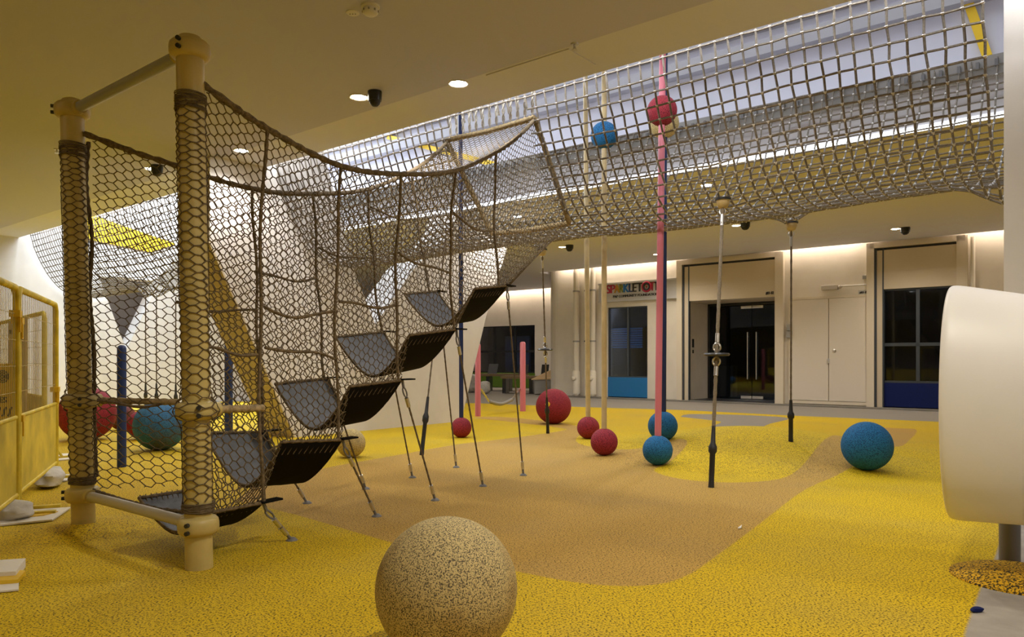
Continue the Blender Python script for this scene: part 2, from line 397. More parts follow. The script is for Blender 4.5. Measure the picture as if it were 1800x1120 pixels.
# ---- slanted white wall behind the stairs
PW, TW = 9.73, .75
wing = [(6.8, 0), (10.55, 0), (11.3, 2.08), (12.2, 4.05), (10.47, 4.05), (10.2, 3.55), (9.3, 2.85), (8.4, 1.8), (8.2, 2.17), (7.9, 2.73), (7.73, 3.3), (7.3, 4.6), (6.7, 7.2), (6.28, 7.2), (6.28, 4.05), (5.4, 4.05), (5.4, 2.85)]
m_ = MB(); m_.prism([W(PW, *q) for q in wing], TV*TW); struct('wall_slanted', m_, M['wall'], 'white wall with slanting edges behind the rope staircase')
m_ = MB(); e0, e1 = W(PW-.01, 6.8, 0), W(PW-.01, 5.4, 2.85)
m_.prism([e0, e1, e1-NV*.03, e0-NV*.03], TV*(TW+.02)); struct('trim_4', m_, M['beige'], 'beige slanting edge of the white wall')
# ---- facade with its openings
def FP(px, n=NF): return onN(px, 600, n)[0]
def FZ(px, py, n=NF): return onN(px, py, n)[1]
holes = []
pA0, pA1 = FP(1068), FP(1138)                      # window with blue panel
zA1 = FZ(1068, 541); zA0 = 0
pD0, pD1 = FP(1209), FP(1365); zD1 = FZ(1211, 530)  # recessed glass entrance
pC0, pC1 = FP(1391), FP(1530); zC0, zC1 = FZ(1391, 703), FZ(1391, 528)
pB0, pB1 = FP(1548), FP(1683); zB1 = FZ(1555, 509)
def holed_wall(mb, p0, p1, z0, z1, n, hs, depth):
    ps = sorted({p0, p1, *[h[0] for h in hs], *[h[1] for h in hs]}); zs = sorted({z0, z1, *[h[2] for h in hs], *[h[3] for h in hs]})
    for a, b in zip(ps[:-1], ps[1:]):
        run = None
        for c, d in zip(zs[:-1], zs[1:]):
            mp, mz = (a+b)/2, (c+d)/2
            if any(h[0] < mp < h[1] and h[2] < mz < h[3] for h in hs): continue
            mb.pn(a, b, n, n+depth, c, d)
hs = [(pA1, pA0, 0, zA1), (pD1, pD0, 0, zD1), (pB1, pB0, 0, zB1)]
m_ = MB(); holed_wall(m_, -14, 14.0, 0, 4.6, NF, hs, .3)
# rounded end of the facade
arc = [(14.0+.55*math.sin(t), NF+.55-.55*math.cos(t)) for t in [i*PI/16 for i in range(9)]]
poly = [(14.0, NF)]+arc+[(14.55, NR), (14.0, NR)]
m_.prism([W(q[0], q[1], 0) for q in poly], UP*4.6)
struct('wall_front', m_, M['facade'], 'cream shop front wall with rounded end')
m_ = MB(); m_.pn(14.3, 27, NR, NR+.3, 2.62, 4.6)
pR0, pR1 = FP(838, NR)+1.6, FP(940, NR)
m_.pn(14.3, pR1, NR, NR+.3, 0, 2.62); m_.pn(pR0, 27, NR, NR+.3, 0, 2.62); struct('wall_recessed', m_, M['facade'], 'cream wall of the far recess')
m_ = MB(); m_.pn(26.8, 27.1, 9, 25, 0, 4.6); m_.pn(-14.3, -14, -8, 25, 0, 9.5); m_.pn(-14, PL, -8.3, -8, 0, 5); struct('wall_back', m_, M['wall'], 'cream walls closing the hall')
m_ = MB(); m_.pn(-14, 14.0, NF-.45, NF, 0, .03); struct('trim_5', m_, M['kerb'], 'grey kerb along the foot of the shop fronts')
# bay frames (entrance and right window) stand proud and reach the ceiling
def bay(p0, p1, ztop, name, shutter_label):
    m = MB(); w = .17
    m.pn(p0, p0+w, NF-.14, NF+.05, 0, 4.05); m.pn(p1-w*1.3, p1, NF-.14, NF+.05, 0, 4.05); m.pn(p1-w, p0+w, NF-.14, NF+.05, 3.93, 4.06)
    struct(name, m, M['trimp'], 'cream frame of the shutter bay')
    m = MB(); m.pn(p0-.05, p0, NF-.10, NF-.02, .02, 3.9); m.pn(p0-.21, p0-.18, NF-.10, NF-.02, .02, 3.9)
    o = obj('shutter_track', m, M['alum']); tag(o, shutter_label[0], 'track')
    m = MB(); m.pn(p1, p0-.21, NF-.09, NF-.01, ztop, 3.87); m.pn(p0-.18, p0-.05, NF-.07, NF-.01, .02, 3.87)
    m.pn(p1, p0-.22, NF-.10, NF-.09, (ztop*.55+3.87*.45)-.008, (ztop*.55+3.87*.45)+.008)
    o = obj('shutter_housing', m, M['shut']); tag(o, shutter_label[1], 'shutter')
    m = MB(); m.pn(p1, p0-.0, NF-.03, NF-.005, 3.87, 3.94); struct(name+'0', m, M['alumb'])
bay(pD0+.12, pD1, zD1, 'trim_6', ('dark shutter track left of the glass entrance', 'cream roller shutter box above the glass entrance'))
bay(pB0+.12, pB1, zB1, 'trim_7', ('dark shutter track left of the navy panelled window', 'cream roller shutter box above the navy panelled window'))
# ---- windows
def window(name, p0, p1, z0, z1, n, cols, bars, panel, pm, frame, glassm, fw=.05, label=None):
    """frame + glass + solid panel below, p0 > p1"""
    m = MB()
    for q in (p0, p1): m.pn(q-fw/2, q+fw/2, n-.03, n+.05, z0, z1)
    for z in [z0, z1]+bars: m.pn(p1, p0, n-.03, n+.05, z-fw/2, z+fw/2)
    for q in cols: m.pn(q-fw/2, q+fw/2, n-.03, n+.05, z0, z1)
    root = struct(name, m, frame, label)
    g = MB(); g.pn(p1, p0, n+.0, n+.012, z0, z1); struct('window_pane', g, glassm, parent=root)
    if panel:
        g = MB(); g.pn(p1-.02, p0+.02, n-.06, n+.02, panel, z0-.01); o = struct('lower_panel', g, pm, parent=root)
    return root
zA_ = FZ(1100, 663)
w1 = window('window_1', pA0, pA1, zA_, zA1, NF+.08, [(pA0+pA1)/2], [], .05, M['blueW'], M['alum'], M['glass'], .06, 'dark window above a bright blue panel')
zB_ = FZ(1555, 672)
zBm = FZ(1555, 606)
w2 = window('window_2', pB0-.05, pB1, zB_, zB1, NF+.02, [(pB0+pB1)/2], [zBm], .05, M['navyW'], M['alum'], M['glass'], .08, 'dark four pane window above a navy panel')
zR0, zR1 = FZ(890, 655, NR), 2.62
w3 = window('window_3', pR0, pR1, zR0, zR1, NR+.06, [FP(904, NR), FP(868, NR)], [FZ(890, 618, NR)], .02, M['greenW'], M['alumb'], M['glass'], .09, 'dark window above a green panel in the far recess')
# dark rooms behind the glass
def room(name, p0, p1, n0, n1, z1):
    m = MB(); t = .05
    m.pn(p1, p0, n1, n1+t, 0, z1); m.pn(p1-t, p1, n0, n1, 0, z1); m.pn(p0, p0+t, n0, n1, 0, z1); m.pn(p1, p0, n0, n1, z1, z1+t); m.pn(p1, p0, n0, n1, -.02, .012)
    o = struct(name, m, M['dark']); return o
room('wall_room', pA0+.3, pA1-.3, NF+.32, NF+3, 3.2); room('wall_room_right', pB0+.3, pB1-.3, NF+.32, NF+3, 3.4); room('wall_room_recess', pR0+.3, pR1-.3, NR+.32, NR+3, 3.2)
# blue blind inside window 1
m_ = MB(); zb0, zb1 = FZ(1068, 612), FZ(1068, 576)
for i in range(9): m_.pn(FP(1124), FP(1070), NF+.17, NF+.20, lerp(zb0, zb1, i/9), lerp(zb0, zb1, (i+.7)/9))
tag(obj('window_blind', m_, M['blind']), 'blue slatted blind behind the window above the bright blue panel', 'blind')
m_ = MB(); m_.pn(FP(905, NR), FP(862, NR), NR+1.0, NR+1.1, zR0, zR1-.4)
tag(obj('notice_board', m_, M['upper']), 'grey blue board inside the far recess window', 'board')
# ---- recessed glass entrance
ND = NF+1.4
m_ = MB(); m_.pn(pD0, pD0+.15, NF+.05, ND, 0, zD1); m_.pn(pD1-.15, pD1, NF+.05, ND, 0, zD1); struct('wall_entrance', m_, M['facade'], 'side walls of the recessed entrance')
m_ = MB(); m_.pn(pD1, pD0, NF+.3, ND+.1, zD1, zD1+.1); struct('ceiling_entrance', m_, M['shut'])
m_ = MB(); m_.pn(pD1, pD0, NF-.02, ND+.3, .012, .03); struct('floor_entrance', m_, M['alumb'], 'dark mat floor of the entrance recess')
pc = onN(1322, 600, ND)[0]; zt = zD1-.02
def leaf(q0, q1, name, lab, handle):
    m = MB(); m.pn(q0, q1, ND, ND+.014, .05, zt-.08); r = struct(name, m, M['glassD'], lab)
    hx = handle
    m = MB()
    for s_ in (-.05, .065):
        m.tube([W(hx, ND+s_, .62), W(hx, ND+s_, 2.0)], .016, 8)
    for z in (.75, 1.87): m.tube([W(hx, ND-.05, z), W(hx, ND+.065, z)], .009, 6)
    struct('door_handle', m, M['chrome'], parent=r)
    m = MB(); e = q0 if abs(q0-handle) < abs(q1-handle) else q1; s = .3 if e == q0 and q1 > q0 else -.3
    s = .32 if (q0+q1)/2 > e else -.32
    m.pn(e, e+s, ND-.02, ND+.03, .05, .13); m.pn(e, e+s, ND-.02, ND+.03, zt-.16, zt-.08); struct('door_clamp', m, M['chrome'], parent=r)
    return r
pE0 = onN(1255, 600, ND)[0]
leaf(pc+.01, pc+1.0, 'door_1', 'left glass leaf of the dark entrance', pc+.12)
leaf(pc-.01, pD1+.02, 'door_2', 'right glass leaf of the dark entrance', pc-.14)
m_ = MB(); m_.pn(pc+1.02, pD0, ND, ND+.014, .05, zt); struct('window_4', m_, M['glassD'], 'fixed glass beside the entrance doors')
m_ = MB()
m_.pn(pD0-.06, pD0, ND-.03, ND+.05, 0, zt); m_.pn(pD1, pD0, ND-.03, ND+.05, zt-.06, zt); struct('trim_8', m_, M['alumb'], 'dark frame around the glass entrance')
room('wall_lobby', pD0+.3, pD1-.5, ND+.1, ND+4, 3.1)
m_ = MB(); m_.pn(onN(1290, 600, ND+1.5)[0], onN(1255, 600, ND+1.5)[0], ND+1.4, ND+1.8, 0, 1.0); tag(obj('reception_counter', m_, M['greyP'], bevel=.02), 'dim counter inside the dark glass entrance', 'counter')
m_ = MB(); m_.pn(pD0-.012, pD0, NF+.28, NF+.40, 1.55, 1.80); m_.pn(pD0-.012, pD0, NF+.3, NF+.38, 1.38, 1.48)
tag(obj('card_reader', m_, M['blackp'], bevel=.004), 'black card reader on the side wall of the entrance recess', 'card reader')
# ---- cream double door
m_ = MB(); fw = .06
m_.pn(pC1-fw, pC0+fw, NF-.03, NF, zC0-.02, zC0); m_.pn(pC0, pC0+fw, NF-.035, NF, 0.05, zC1+fw); m_.pn(pC1-fw, pC1, NF-.035, NF, .05, zC1+fw); m_.pn(pC1, pC0, NF-.035, NF, zC1, zC1+fw)
m_.pn(pC1, pC0, NF-.035, NF, .05, zC0-.02); struct('trim_9', m_, M['trimp'], 'cream frame of the double riser door')
pcc = FP(1457.5)
m_ = MB(); m_.pn(pcc+.012, pC0-.008, NF-.045, NF, zC0+.008, zC1-.008); d3 = struct('door_3', m_, M['doorp'], 'left leaf of the cream double door')
m_ = MB(); m_.pn(pC1+.008, pcc-.012, NF-.045, NF, zC0+.008, zC1-.008); d4 = struct('door_4', m_, M['doorp'], 'right leaf of the cream double door')
zk = FZ(1457, 617)
m_ = MB(); m_.lathe(W(pcc-.14, NF-.045, zk), [(.045, 0), (.045, .015), (.03, .03), (.012, .032)], 14, -NV); struct('door_knob', m_, M['chrome'], parent=d4)
m_ = MB(); m_.lathe(W(pcc+.01, NF-.045, zk-.22), [(.03, 0), (.03, .02)], 12, -NV); m_.pn(pcc-.02, pcc+.04, NF-.075, NF-.05, zk-.32, zk-.22); struct('padlock', m_, M['chrome'], parent=d4)
m_ = MB()
for z in (.55, 1.25, 1.95): m_.pn(pC1-.02, pC1+.02, NF-.06, NF-.03, z, z+.16)
struct('hinge', m_, M['greyP'], parent=d4)

# ================================================================== writing
def text_mesh(txt, size, extr=.01, width=1.0):
    cu = bpy.data.curves.new('t', 'FONT'); cu.body = txt; cu.size = size; cu.extrude = extr; cu.align_x = 'LEFT'; cu.align_y = 'BOTTOM_BASELINE'
    cu.resolution_u = 4
    o = bpy.data.objects.new('t', cu); C.objects.link(o); bpy.context.view_layer.update()
    dg = bpy.context.evaluated_depsgraph_get(); me = bpy.data.meshes.new_from_object(o.evaluated_get(dg))
    vs = [v.co.copy() for v in me.vertices]; fs = [tuple(q.vertices) for q in me.polygons]
    bpy.data.objects.remove(o); bpy.data.curves.remove(cu); bpy.data.meshes.remove(me)
    return vs, fs
def text_on(mb, txt, origin, xdir, zdir, out, width, heightz, extr=.006, bold=0.0):
    vs, fs = text_mesh(txt, 1.0, .5)
    x0 = min(v.x for v in vs); x1 = max(v.x for v in vs); y0 = min(v.y for v in vs); y1 = max(v.y for v in vs)
    for dx in ((-bold, bold) if bold else (0,)):
        mb.add([origin+xdir*((v.x-x0)/(x1-x0)*width+dx)+zdir*((v.y-y0)/(y1-y0)*heightz)+out*(v.z*2*extr) for v in vs], fs)
# sign board
nS = NF-.10
def SP(px, py): p, z = onN(px, py, nS); return W(p, nS, z)
ps0, zs0 = onN(1053, 531, nS); ps1, zs1 = onN(1190, 489, nS)
zs0 = onN(1120, 526.5, nS)[1]; zs1 = onN(1120, 495, nS)[1]
sign = thing('shop_sign', 'grey sign board with multicoloured lettering above the blue panelled window', 'sign', W((ps0+ps1)/2, nS, zs0))
m_ = MB(); m_.pn(ps1, ps0, nS, NF, zs0, zs1); m_.pn(ps1-.02, ps0+.02, nS-.02, NF, zs1-.03, zs1+.02); m_.pn(ps1-.02, ps0+.02, nS-.02, NF, zs0-.03, zs0); obj('board', m_, M['signb'], sign)
lx = [(1066, 1073, 'S', 'tred'), (1073.5, 1081.5, 'P', 'tred'), (1080, 1089, 'A', 'tgold'), (1089, 1096, 'R', 'tolive'), (1096.5, 1105.5, 'K', 'tblue'), (1106, 1112, 'L', 'tnavy'), (1112.5, 1118.5, 'E', 'tblack'),
      (1120, 1129, 'T', 'tblack'), (1130.5, 1143, 'O', 'tred'), (1143.5, 1150, 'T', 'tred'), (1150.5, 1157, 'T', 'tblack'), (1158, 1165, 'S', 'tred')]
for a, b, ch, k in lx:
    p0, p1 = FP(a, nS), FP(b, nS)
    zz0 = lerp(zs0, zs1, .44); hh = (zs1-zs0)*.47
    m_ = MB()
    if ch == 'O':
        for r_, mm in ((1.0, 'tred'), (.66, 'tblack')):
            q = MB(); rr = hh*.56*r_; cc = W((p0+p1)/2, nS-.012, zz0+hh*.5)
            q.tube([cc-TV*(rr*math.cos(i*PI/12))+UP*(rr*math.sin(i*PI/12)) for i in range(24)], .028, 6, closed=True)
            obj('letter', q, M[mm], sign)
        m_.prism([W((p0+p1)/2+x*hh, nS-.02, zz0+hh*(.5+y)) for x, y in ((-.02, .3), (.12, -.02), (.0, -.02), (.06, -.3), (-.12, .05), (.0, .05))], NV*.02)
    else: text_on(m_, ch, W(p0, nS-.004, zz0), -TV, UP, -NV, p0-p1, hh, .012, .012)
    obj('letter', m_, M[k], sign)
m_ = MB(); p0, p1 = FP(1078, nS), FP(1156.5, nS); text_on(m_, 'PAP COMMUNITY FOUNDATION', W(p0, nS-.004, lerp(zs0, zs1, .17)), -TV, UP, -NV, p0-p1, (zs1-zs0)*.14, .008, .004)
obj('small_lettering', m_, M['tblack'], sign)
# unit numbers
p0, z0 = onN(1346, 518.5, NF-.1); p1, z1 = onN(1360, 513.5, NF-.1)
m_ = MB(); text_on(m_, '#01-02', W(p0, NF-.1, z0), -TV, UP, -NV, p0-p1, .085, .004, .004); tag(obj('unit_number', m_, M['tblack']), 'black unit number on the shutter box above the glass entrance', 'number')
p0, z0 = onN(1509, 519, NF); p1, z1 = onN(1528.5, 509.5, NF)
pl = thing('number_plate', 'small grey unit number plate above the cream double door', 'number plate', W((p0+p1)/2, NF, z0))
m_ = MB(); m_.pn(p1, p0, NF-.02, NF, z0, z1); obj('plate', m_, M['signb'], pl)
m_ = MB(); text_on(m_, '#01-02', W(p0-.03, NF-.022, z0+.03), -TV, UP, -NV, (p0-p1)-.06, (z1-z0)-.06, .004, .004); obj('number', m_, M['tblack'], pl)
# emergency light, conduit, small box
p0, z0 = onN(1445, 510.5, NF); p1, z1 = onN(1474, 501, NF)
el = thing('emergency_light', 'long white emergency light above the cream double door', 'light fitting', W(p0, NF, z0))
m_ = MB(); m_.pn(p1, p0, NF-.09, NF, z0, z1); obj('housing', m_, M['fit'], el, bevel=.01)
m_ = MB(); m_.ball(W(p1-.05, NF-.06, (z0+z1)/2), .05, 12); obj('lamp_head', m_, M['fit'], el, True)
m_ = MB(); q = onN(1530, 500, NF)[0]; zz = (z0+z1)/2+.02; z2 = onN(1530, 486, NF)[1]
m_.tube([W(p1-.07, NF-.03, zz), W(q+.1, NF-.03, zz), W(q+.05, NF-.03, zz+.04), W(q+.05, NF-.03, z2), W(q+.12, NF-.03, z2+.03)], .018, 6)
tag(obj('conduit', m_, M['whiteP'], smooth=True), 'thin white conduit joining the emergency light to a small box', 'conduit')
p0, z0 = onN(1517, 491, NF); p1, z1 = onN(1525.5, 484, NF); m_ = MB(); m_.pn(p1, p0, NF-.07, NF, z0, z1); tag(obj('junction_box', m_, M['greyP'], bevel=.008), 'small grey box on the wall above the unit number plate', 'box')
p0, z0 = onN(1381, 594, NF-.14); p1, z1 = onN(1389, 570, NF-.14)
m_ = MB(); m_.pn(p1, p0, NF-.1, NF, z0, (z0+z1)/2-.01); m_.pn(p1, p0, NF-.1, NF, (z0+z1)/2+.01, z1)
tag(obj('switch_box', m_, M['greyP'], bevel=.008), 'grey switch box between the glass entrance and the cream double door', 'box')
# pipes at the rounded end
for k, (px, r_, lb) in enumerate(((1013, .10, 'thick cream downpipe nearest the rounded wall end'), (1030, .05, 'thin cream pipe between two thicker downpipes'), (1042, .085, 'second thick cream downpipe left of the sign board'))):
    p_ = onN(px, 600, NF-.14)[0]; t_ = thing('downpipe', lb, 'pipe', W(p_, NF-.14, 0), 'downpipes beside the rounded wall end')
    m_ = MB(); m_.tube([W(p_, NF-.14, .05), W(p_, NF-.14, 4.1)], r_, 12); obj('pipe', m_, M['pipe'], t_, True)
    for z in (3.35, 1.75):
        m_ = MB(); m_.lathe(W(p_, NF-.14, z), [(r_+.012, 0), (r_+.012, .05)], 12); m_.pn(p_-.02, p_+.02, NF-.14, NF, z, z+.05); obj('bracket', m_, M['greyP'] if k != 1 else M['alum'], t_)
    if k != 1:
        m_ = MB(); m_.lathe(W(p_, NF-.14, .1), [(r_+.03, 0), (r_+.03, .7), (r_, .75)], 12); m_.lathe(W(p_, NF-.14-r_, .6), [(.07, 0), (.07, .08), (.05, .1)], 12, -NV); obj('cleanout', m_, M['pipe'], t_, True)
m_ = MB(); m_.tube([W(FP(1376), NF-.1, .05), W(FP(1376), NF-.1, 4.0)], .035, 8); tag(obj('wall_conduit', m_, M['pipe'], smooth=True), 'upright cream conduit right of the glass entrance', 'conduit')
m_ = MB(); m_.tube([W(FP(1711), NF-.1, .05), W(FP(1711), NF-.1, 4.0)], .05, 8); tag(obj('wall_conduit', m_, M['pipe'], smooth=True), 'upright cream conduit right of the navy panelled window', 'conduit')

# ================================================================== right column and white drum
m_ = MB(); m_.pn(-.9, .60, 6.7, 7.9, 0, 9.5); struct('wall_column', m_, M['wall'], 'white column at the right end of the net bridge')
dr = thing('play_drum', 'big white rounded plastic drum raised on a grey post at right', 'play drum', (2.87, 4.24, 0))
rv = Vector(((1655-CXP)/F, 1)).normalized(); vw = Vector((rv.x, rv.y, 0)); ax = Vector((vw.y, -vw.x, 0))      # across the view
ax = Vector((math.cos(math.radians(38)), -math.sin(math.radians(38)), 0)); vw = Vector((math.sin(math.radians(38)), math.cos(math.radians(38)), 0)); az = UP.copy()
tilt = math.radians(4.8); ax2 = ax*math.cos(tilt)-UP*math.sin(tilt); az2 = UP.copy(); ay2 = vw.copy()
cD = PT(1668, 706, 4.15)+ax2*.86
m_ = MB(); nu, nv = 72, 40; vs = []; fs = []
def sp(v, e): return math.copysign(abs(v)**e, v)
for i in range(nv+1):
    la = -PI/2+PI*i/nv
    for k in range(nu):
        lo = 2*PI*k/nu
        # along the axis (a) and around it
        a_ = sp(math.sin(la), .05)*.86; rr = sp(math.cos(la), .055)
        rr = rr*(1-.20*(a_+.86))
        vs.append(cD+ax2*(a_*(1+.0))+(az2*math.sin(lo)*.66+ay2*math.cos(lo)*.40)*max(rr, 1e-4))
for i in range(nv):
    for k in range(nu): fs.append((i*nu+k, i*nu+(k+1) % nu, (i+1)*nu+(k+1) % nu, (i+1)*nu+k))
m_.add(vs, fs); o = obj('shell', m_, M['drum'], dr, True)
gp = G(1781, 996)
m_ = MB(); m_.tube([(gp.x, gp.y+.03, -.01), (gp.x, gp.y+.03, .6)], .055, 16); obj('post', m_, M['greypost'], dr, True)
m_ = MB(); mc = G(1795, 1018); m_.lathe((mc.x, mc.y, -.012), [(.345, 0), (.34, .02), (.28, .042), (.2, .06), (.1, .07), (1e-5, .073)], 32); obj('rubber_footing', m_, M['mound'], dr, True, 'coarse yellow rubber mound at the foot of the post')

# ================================================================== net staircase
SV = Vector((.49, .8717, 0)); WV = -Vector((.784, -.621, 0))
PO = Vector((-1.803, 4.262, 0))
def ab(a, b, z): q = PO+SV*a+WV*b; return Vector((q.x, q.y, z))
WB = 1.567
stair = thing('net_staircase', 'brown rope net staircase on two cream posts with black belt steps', 'climbing net', PO)
AT = [0, .492, 1.185, 1.875, 2.648, 3.45, 4.0, 4.47]; ZT = [2.80, 2.67, 2.585, 2.68, 2.88, 3.25, 3.56, 3.88]
topcurve = smoothline([(a, z, 0) for a, z in zip(AT, ZT)], 8)
TA = [q.x for q in topcurve]; TZ = [q.y for q in topcurve]
def ztop(a):
    # each bay of the rope hangs a little between its uprights
    z = interp(a, TA, TZ); return z
FAa = [0, .492, 1.185, 1.875, 2.648, 3.45, 4.47]; FAb = [1.567, 1.30, 1.12, 1.14, 1.18, 1.25, 1.50]
NBb = [0, 0, 0, 0, 0, .05, .17]
def zbot(a): return interp(a, [0, .459, .624, 1.185, 1.2755, 1.875, 1.985, 2.65, 2.98, 3.56, 5.08], [.28, .29, .66, .62, 1.0, 1.03, 1.394, 1.463, 1.854, 1.93, 2.79])
def aend(z): return lerp(5.08, 4.47, min(max((z-2.79)/(3.88-2.79), 0), 1))
def bfar(a, z):
    t = min(max((z-zbot(a))/(ztop(a)-zbot(a)+1e-6), 0), 1); lo = interp(a, [0, .5, 1.2, 3.56, 5.08], [1.567, 1.0, .93, .95, 1.17])
    return lerp(lo, interp(a, FAa, FAb), t**.8)
def bnear(a, z):
    t = min(max((z-zbot(a))/(ztop(a)-zbot(a)+1e-6), 0), 1)
    bow = .05*math.sin(PI*t)*(1 if a > .1 else a*10)
    return interp(a, FAa, NBb)*t-.0+bow
for far in (0, 1):
    fb = bfar if far else bnear
    m_ = MB()
    def fn(u, v, fb=fb):
        z = ztop(u)-v; return ab(u, fb(u, z), z)
    def ins(u, v):
        z = ztop(u)-v; return .05 < u < aend(z)-.02 and v > .0 and z > zbot(u)+.0
    hexnet(m_, .05, 5.1, 0.0, 2.9, fn, ins, .080, .026, .062, .0039, .009, 11+far)
    obj('side_net', m_, M['twine'], stair)
    m_ = MB(); rope(m_, [ab(a, fb(a, z), z) for a, z in zip(TA, TZ)], .021, .035, 8, .2); obj('edge_rope', m_, M['rope'], stair, True)
    # uprights
    for a in (.492, 1.185, 1.875, 2.648, 3.45)[far:]:
        m_ = MB(); zb = zbot(a-.03 if a < 3 else a); pts = []
        for i in range(15):
            z = lerp(ztop(a), zb, i/14); aa = a+.03*math.sin(i*.9+a*3)*(.5 if far else .4)-(.03*(i/14)); pts.append(ab(aa, fb(a, z)-.004, z))
        rope(m_, pts, .0125, .03, 6, .2); obj('upright_rope', m_, M['rope'], stair, True)
    # cross ropes in the bays
    cr = [(.05, .46, .92, .90, 0), (.05, .46, 1.27, 1.22, 0), (.52, 1.17, 1.53, 1.55, .05), (.52, 1.17, 1.27, 1.20, -.02), (1.21, 1.85, 1.62, 1.63, .02), (1.9, 2.62, 2.06, 1.98, .03), (2.68, 3.43, 2.50, 2.46, .04)]
    if far: cr = [(.05, .46, .91, .89, .03), (.52, 1.17, 1.62, 1.6, .04), (1.21, 1.85, 1.9, 1.92, .04), (1.9, 2.62, 2.2, 2.2, .05), (2.68, 3.43, 2.7, 2.7, .03)]
    for (a0, a1, z0, z1, sg) in cr:
        m_ = MB(); pts = []
        for i in range(11):
            t = i/10; a = lerp(a0, a1, t); z = lerp(z0, z1, t)-sg*math.sin(PI*t)+.012*math.sin(t*7+a0*5); pts.append(ab(a, fb(a, z), z))
        rope(m_, pts, .011, .03, 6, .2); obj('cross_rope', m_, M['rope'], stair, True)
# roof net close to the ring
m_ = MB()
def rfn(u, v): a = u; b0, b1 = bnear(a, ztop(a)), bfar(a, ztop(a)); t = v; return ab(a, lerp(b0, b1, t), ztop(a)-.10*math.sin(PI*t)*(4.5-a))
hexnet(m_, 3.3, 4.47, 0, 1, rfn, lambda u, v: 3.35 < u < 4.46 and 0 < v < 1, .085, .03, .06, .0042, .006, 31); obj('roof_net', m_, M['twine'], stair)
# belt steps
steps = [(.03, .459, .30, .29, .17), (.624, 1.185, .66, .62, .34), (1.2755, 1.875, 1.0, 1.03, .34), (1.985, 2.65, 1.394, 1.463, .34), (2.98, 3.56, 1.854, 1.93, .33)]
def stepw(k): return (.80, .95, .93, .94, .95)[k]
def belt(k, s, t):
    a0, a1, z0, z1, sag = steps[k]; a = lerp(a0, a1, s); q = abs(2*t-1)
    z = lerp(z0, z1, s)-sag*(1-q**2.3)
    b = stepw(k)*(t+.05*math.sin(2*PI*t))*(1 if True else 0)
    return ab(a+.03*(1-q*q)*(s-.5)*2*(-1), b, z)
for k in range(5):
    m_ = MB(); ns, nt_ = 8, 28; vs = []; fs = []; mi = []
    for lay in (0, 1):
        for i in range(ns+1):
            for j in range(nt_+1):
                q = belt(k, i/ns, j/nt_); q.z -= .009*lay+.006*hsh(i, j, k)*(1 if 0 < i < ns else 0); vs.append(q)
    L = (ns+1)*(nt_+1); w = nt_+1
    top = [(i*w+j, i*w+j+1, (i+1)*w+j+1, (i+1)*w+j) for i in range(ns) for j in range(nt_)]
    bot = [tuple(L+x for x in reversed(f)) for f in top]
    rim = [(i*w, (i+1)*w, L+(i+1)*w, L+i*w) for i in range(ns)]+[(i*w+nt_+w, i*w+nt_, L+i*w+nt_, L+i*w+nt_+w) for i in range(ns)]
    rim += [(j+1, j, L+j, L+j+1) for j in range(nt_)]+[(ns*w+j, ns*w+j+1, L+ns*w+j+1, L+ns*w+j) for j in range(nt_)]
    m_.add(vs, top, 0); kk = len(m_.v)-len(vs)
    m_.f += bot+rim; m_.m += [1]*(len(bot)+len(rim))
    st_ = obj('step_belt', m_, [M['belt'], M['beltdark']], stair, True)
    m_ = MB()                                        # lacing along both long edges and rope along the open ends
    for t in (0, 1):
        for i in range(11):
            s = (i+.4)/11; p0 = belt(k, s, t); p1 = belt(k, max(s-.05, 0), .06 if t == 0 else .94)
            off = -WV*.012 if t == 0 else WV*.012
            m_.seg(p0+off+UP*.02, p1+off*1.2, .0035, 4)
        rope(m_, [belt(k, s/6, t)+UP*.004 for s in range(7)], .011, .03, 6, .2)
    for s in (0, 1): rope(m_, [belt(k, s, j/20)+UP*.006 for j in range(21)], .010, .03, 6, .2)
    obj('lacing', m_, M['rope'], st_)
# riser nets between the steps
for k in range(4):
    m_ = MB()
    def rf(u, v, k=k):
        t = u; lo = belt(k, 1, t); hi = belt(k+1, 0, t); return lo.lerp(hi, v)
    # height varies: number of rows from mid height
    hexnet(m_, 0, 1, 0, 1, rf, lambda u, v: 0 < u < 1 and 0 < v < 1, .085, .028, .2, .0042, .006, 50+k); obj('riser_net', m_, M['twine'], stair)
    # triangular cheeks between edge and sag on the near side come from the side net
m_ = MB()
def lf(u, v):
    t = u; lo = belt(4, 1, t); hi = ab(5.08, lerp(0, 1.17, t), 2.80)
    q = lo.lerp(hi, v); q.z -= .10*math.sin(PI*v)*(1-abs(2*t-1)); return q
hexnet(m_, 0, 1, 0, 1, lf, lambda u, v: 0 < u < 1 and 0 < v < 1, .075, .024, .04, .0044, .006, 77); obj('landing_net', m_, M['twine'], stair)
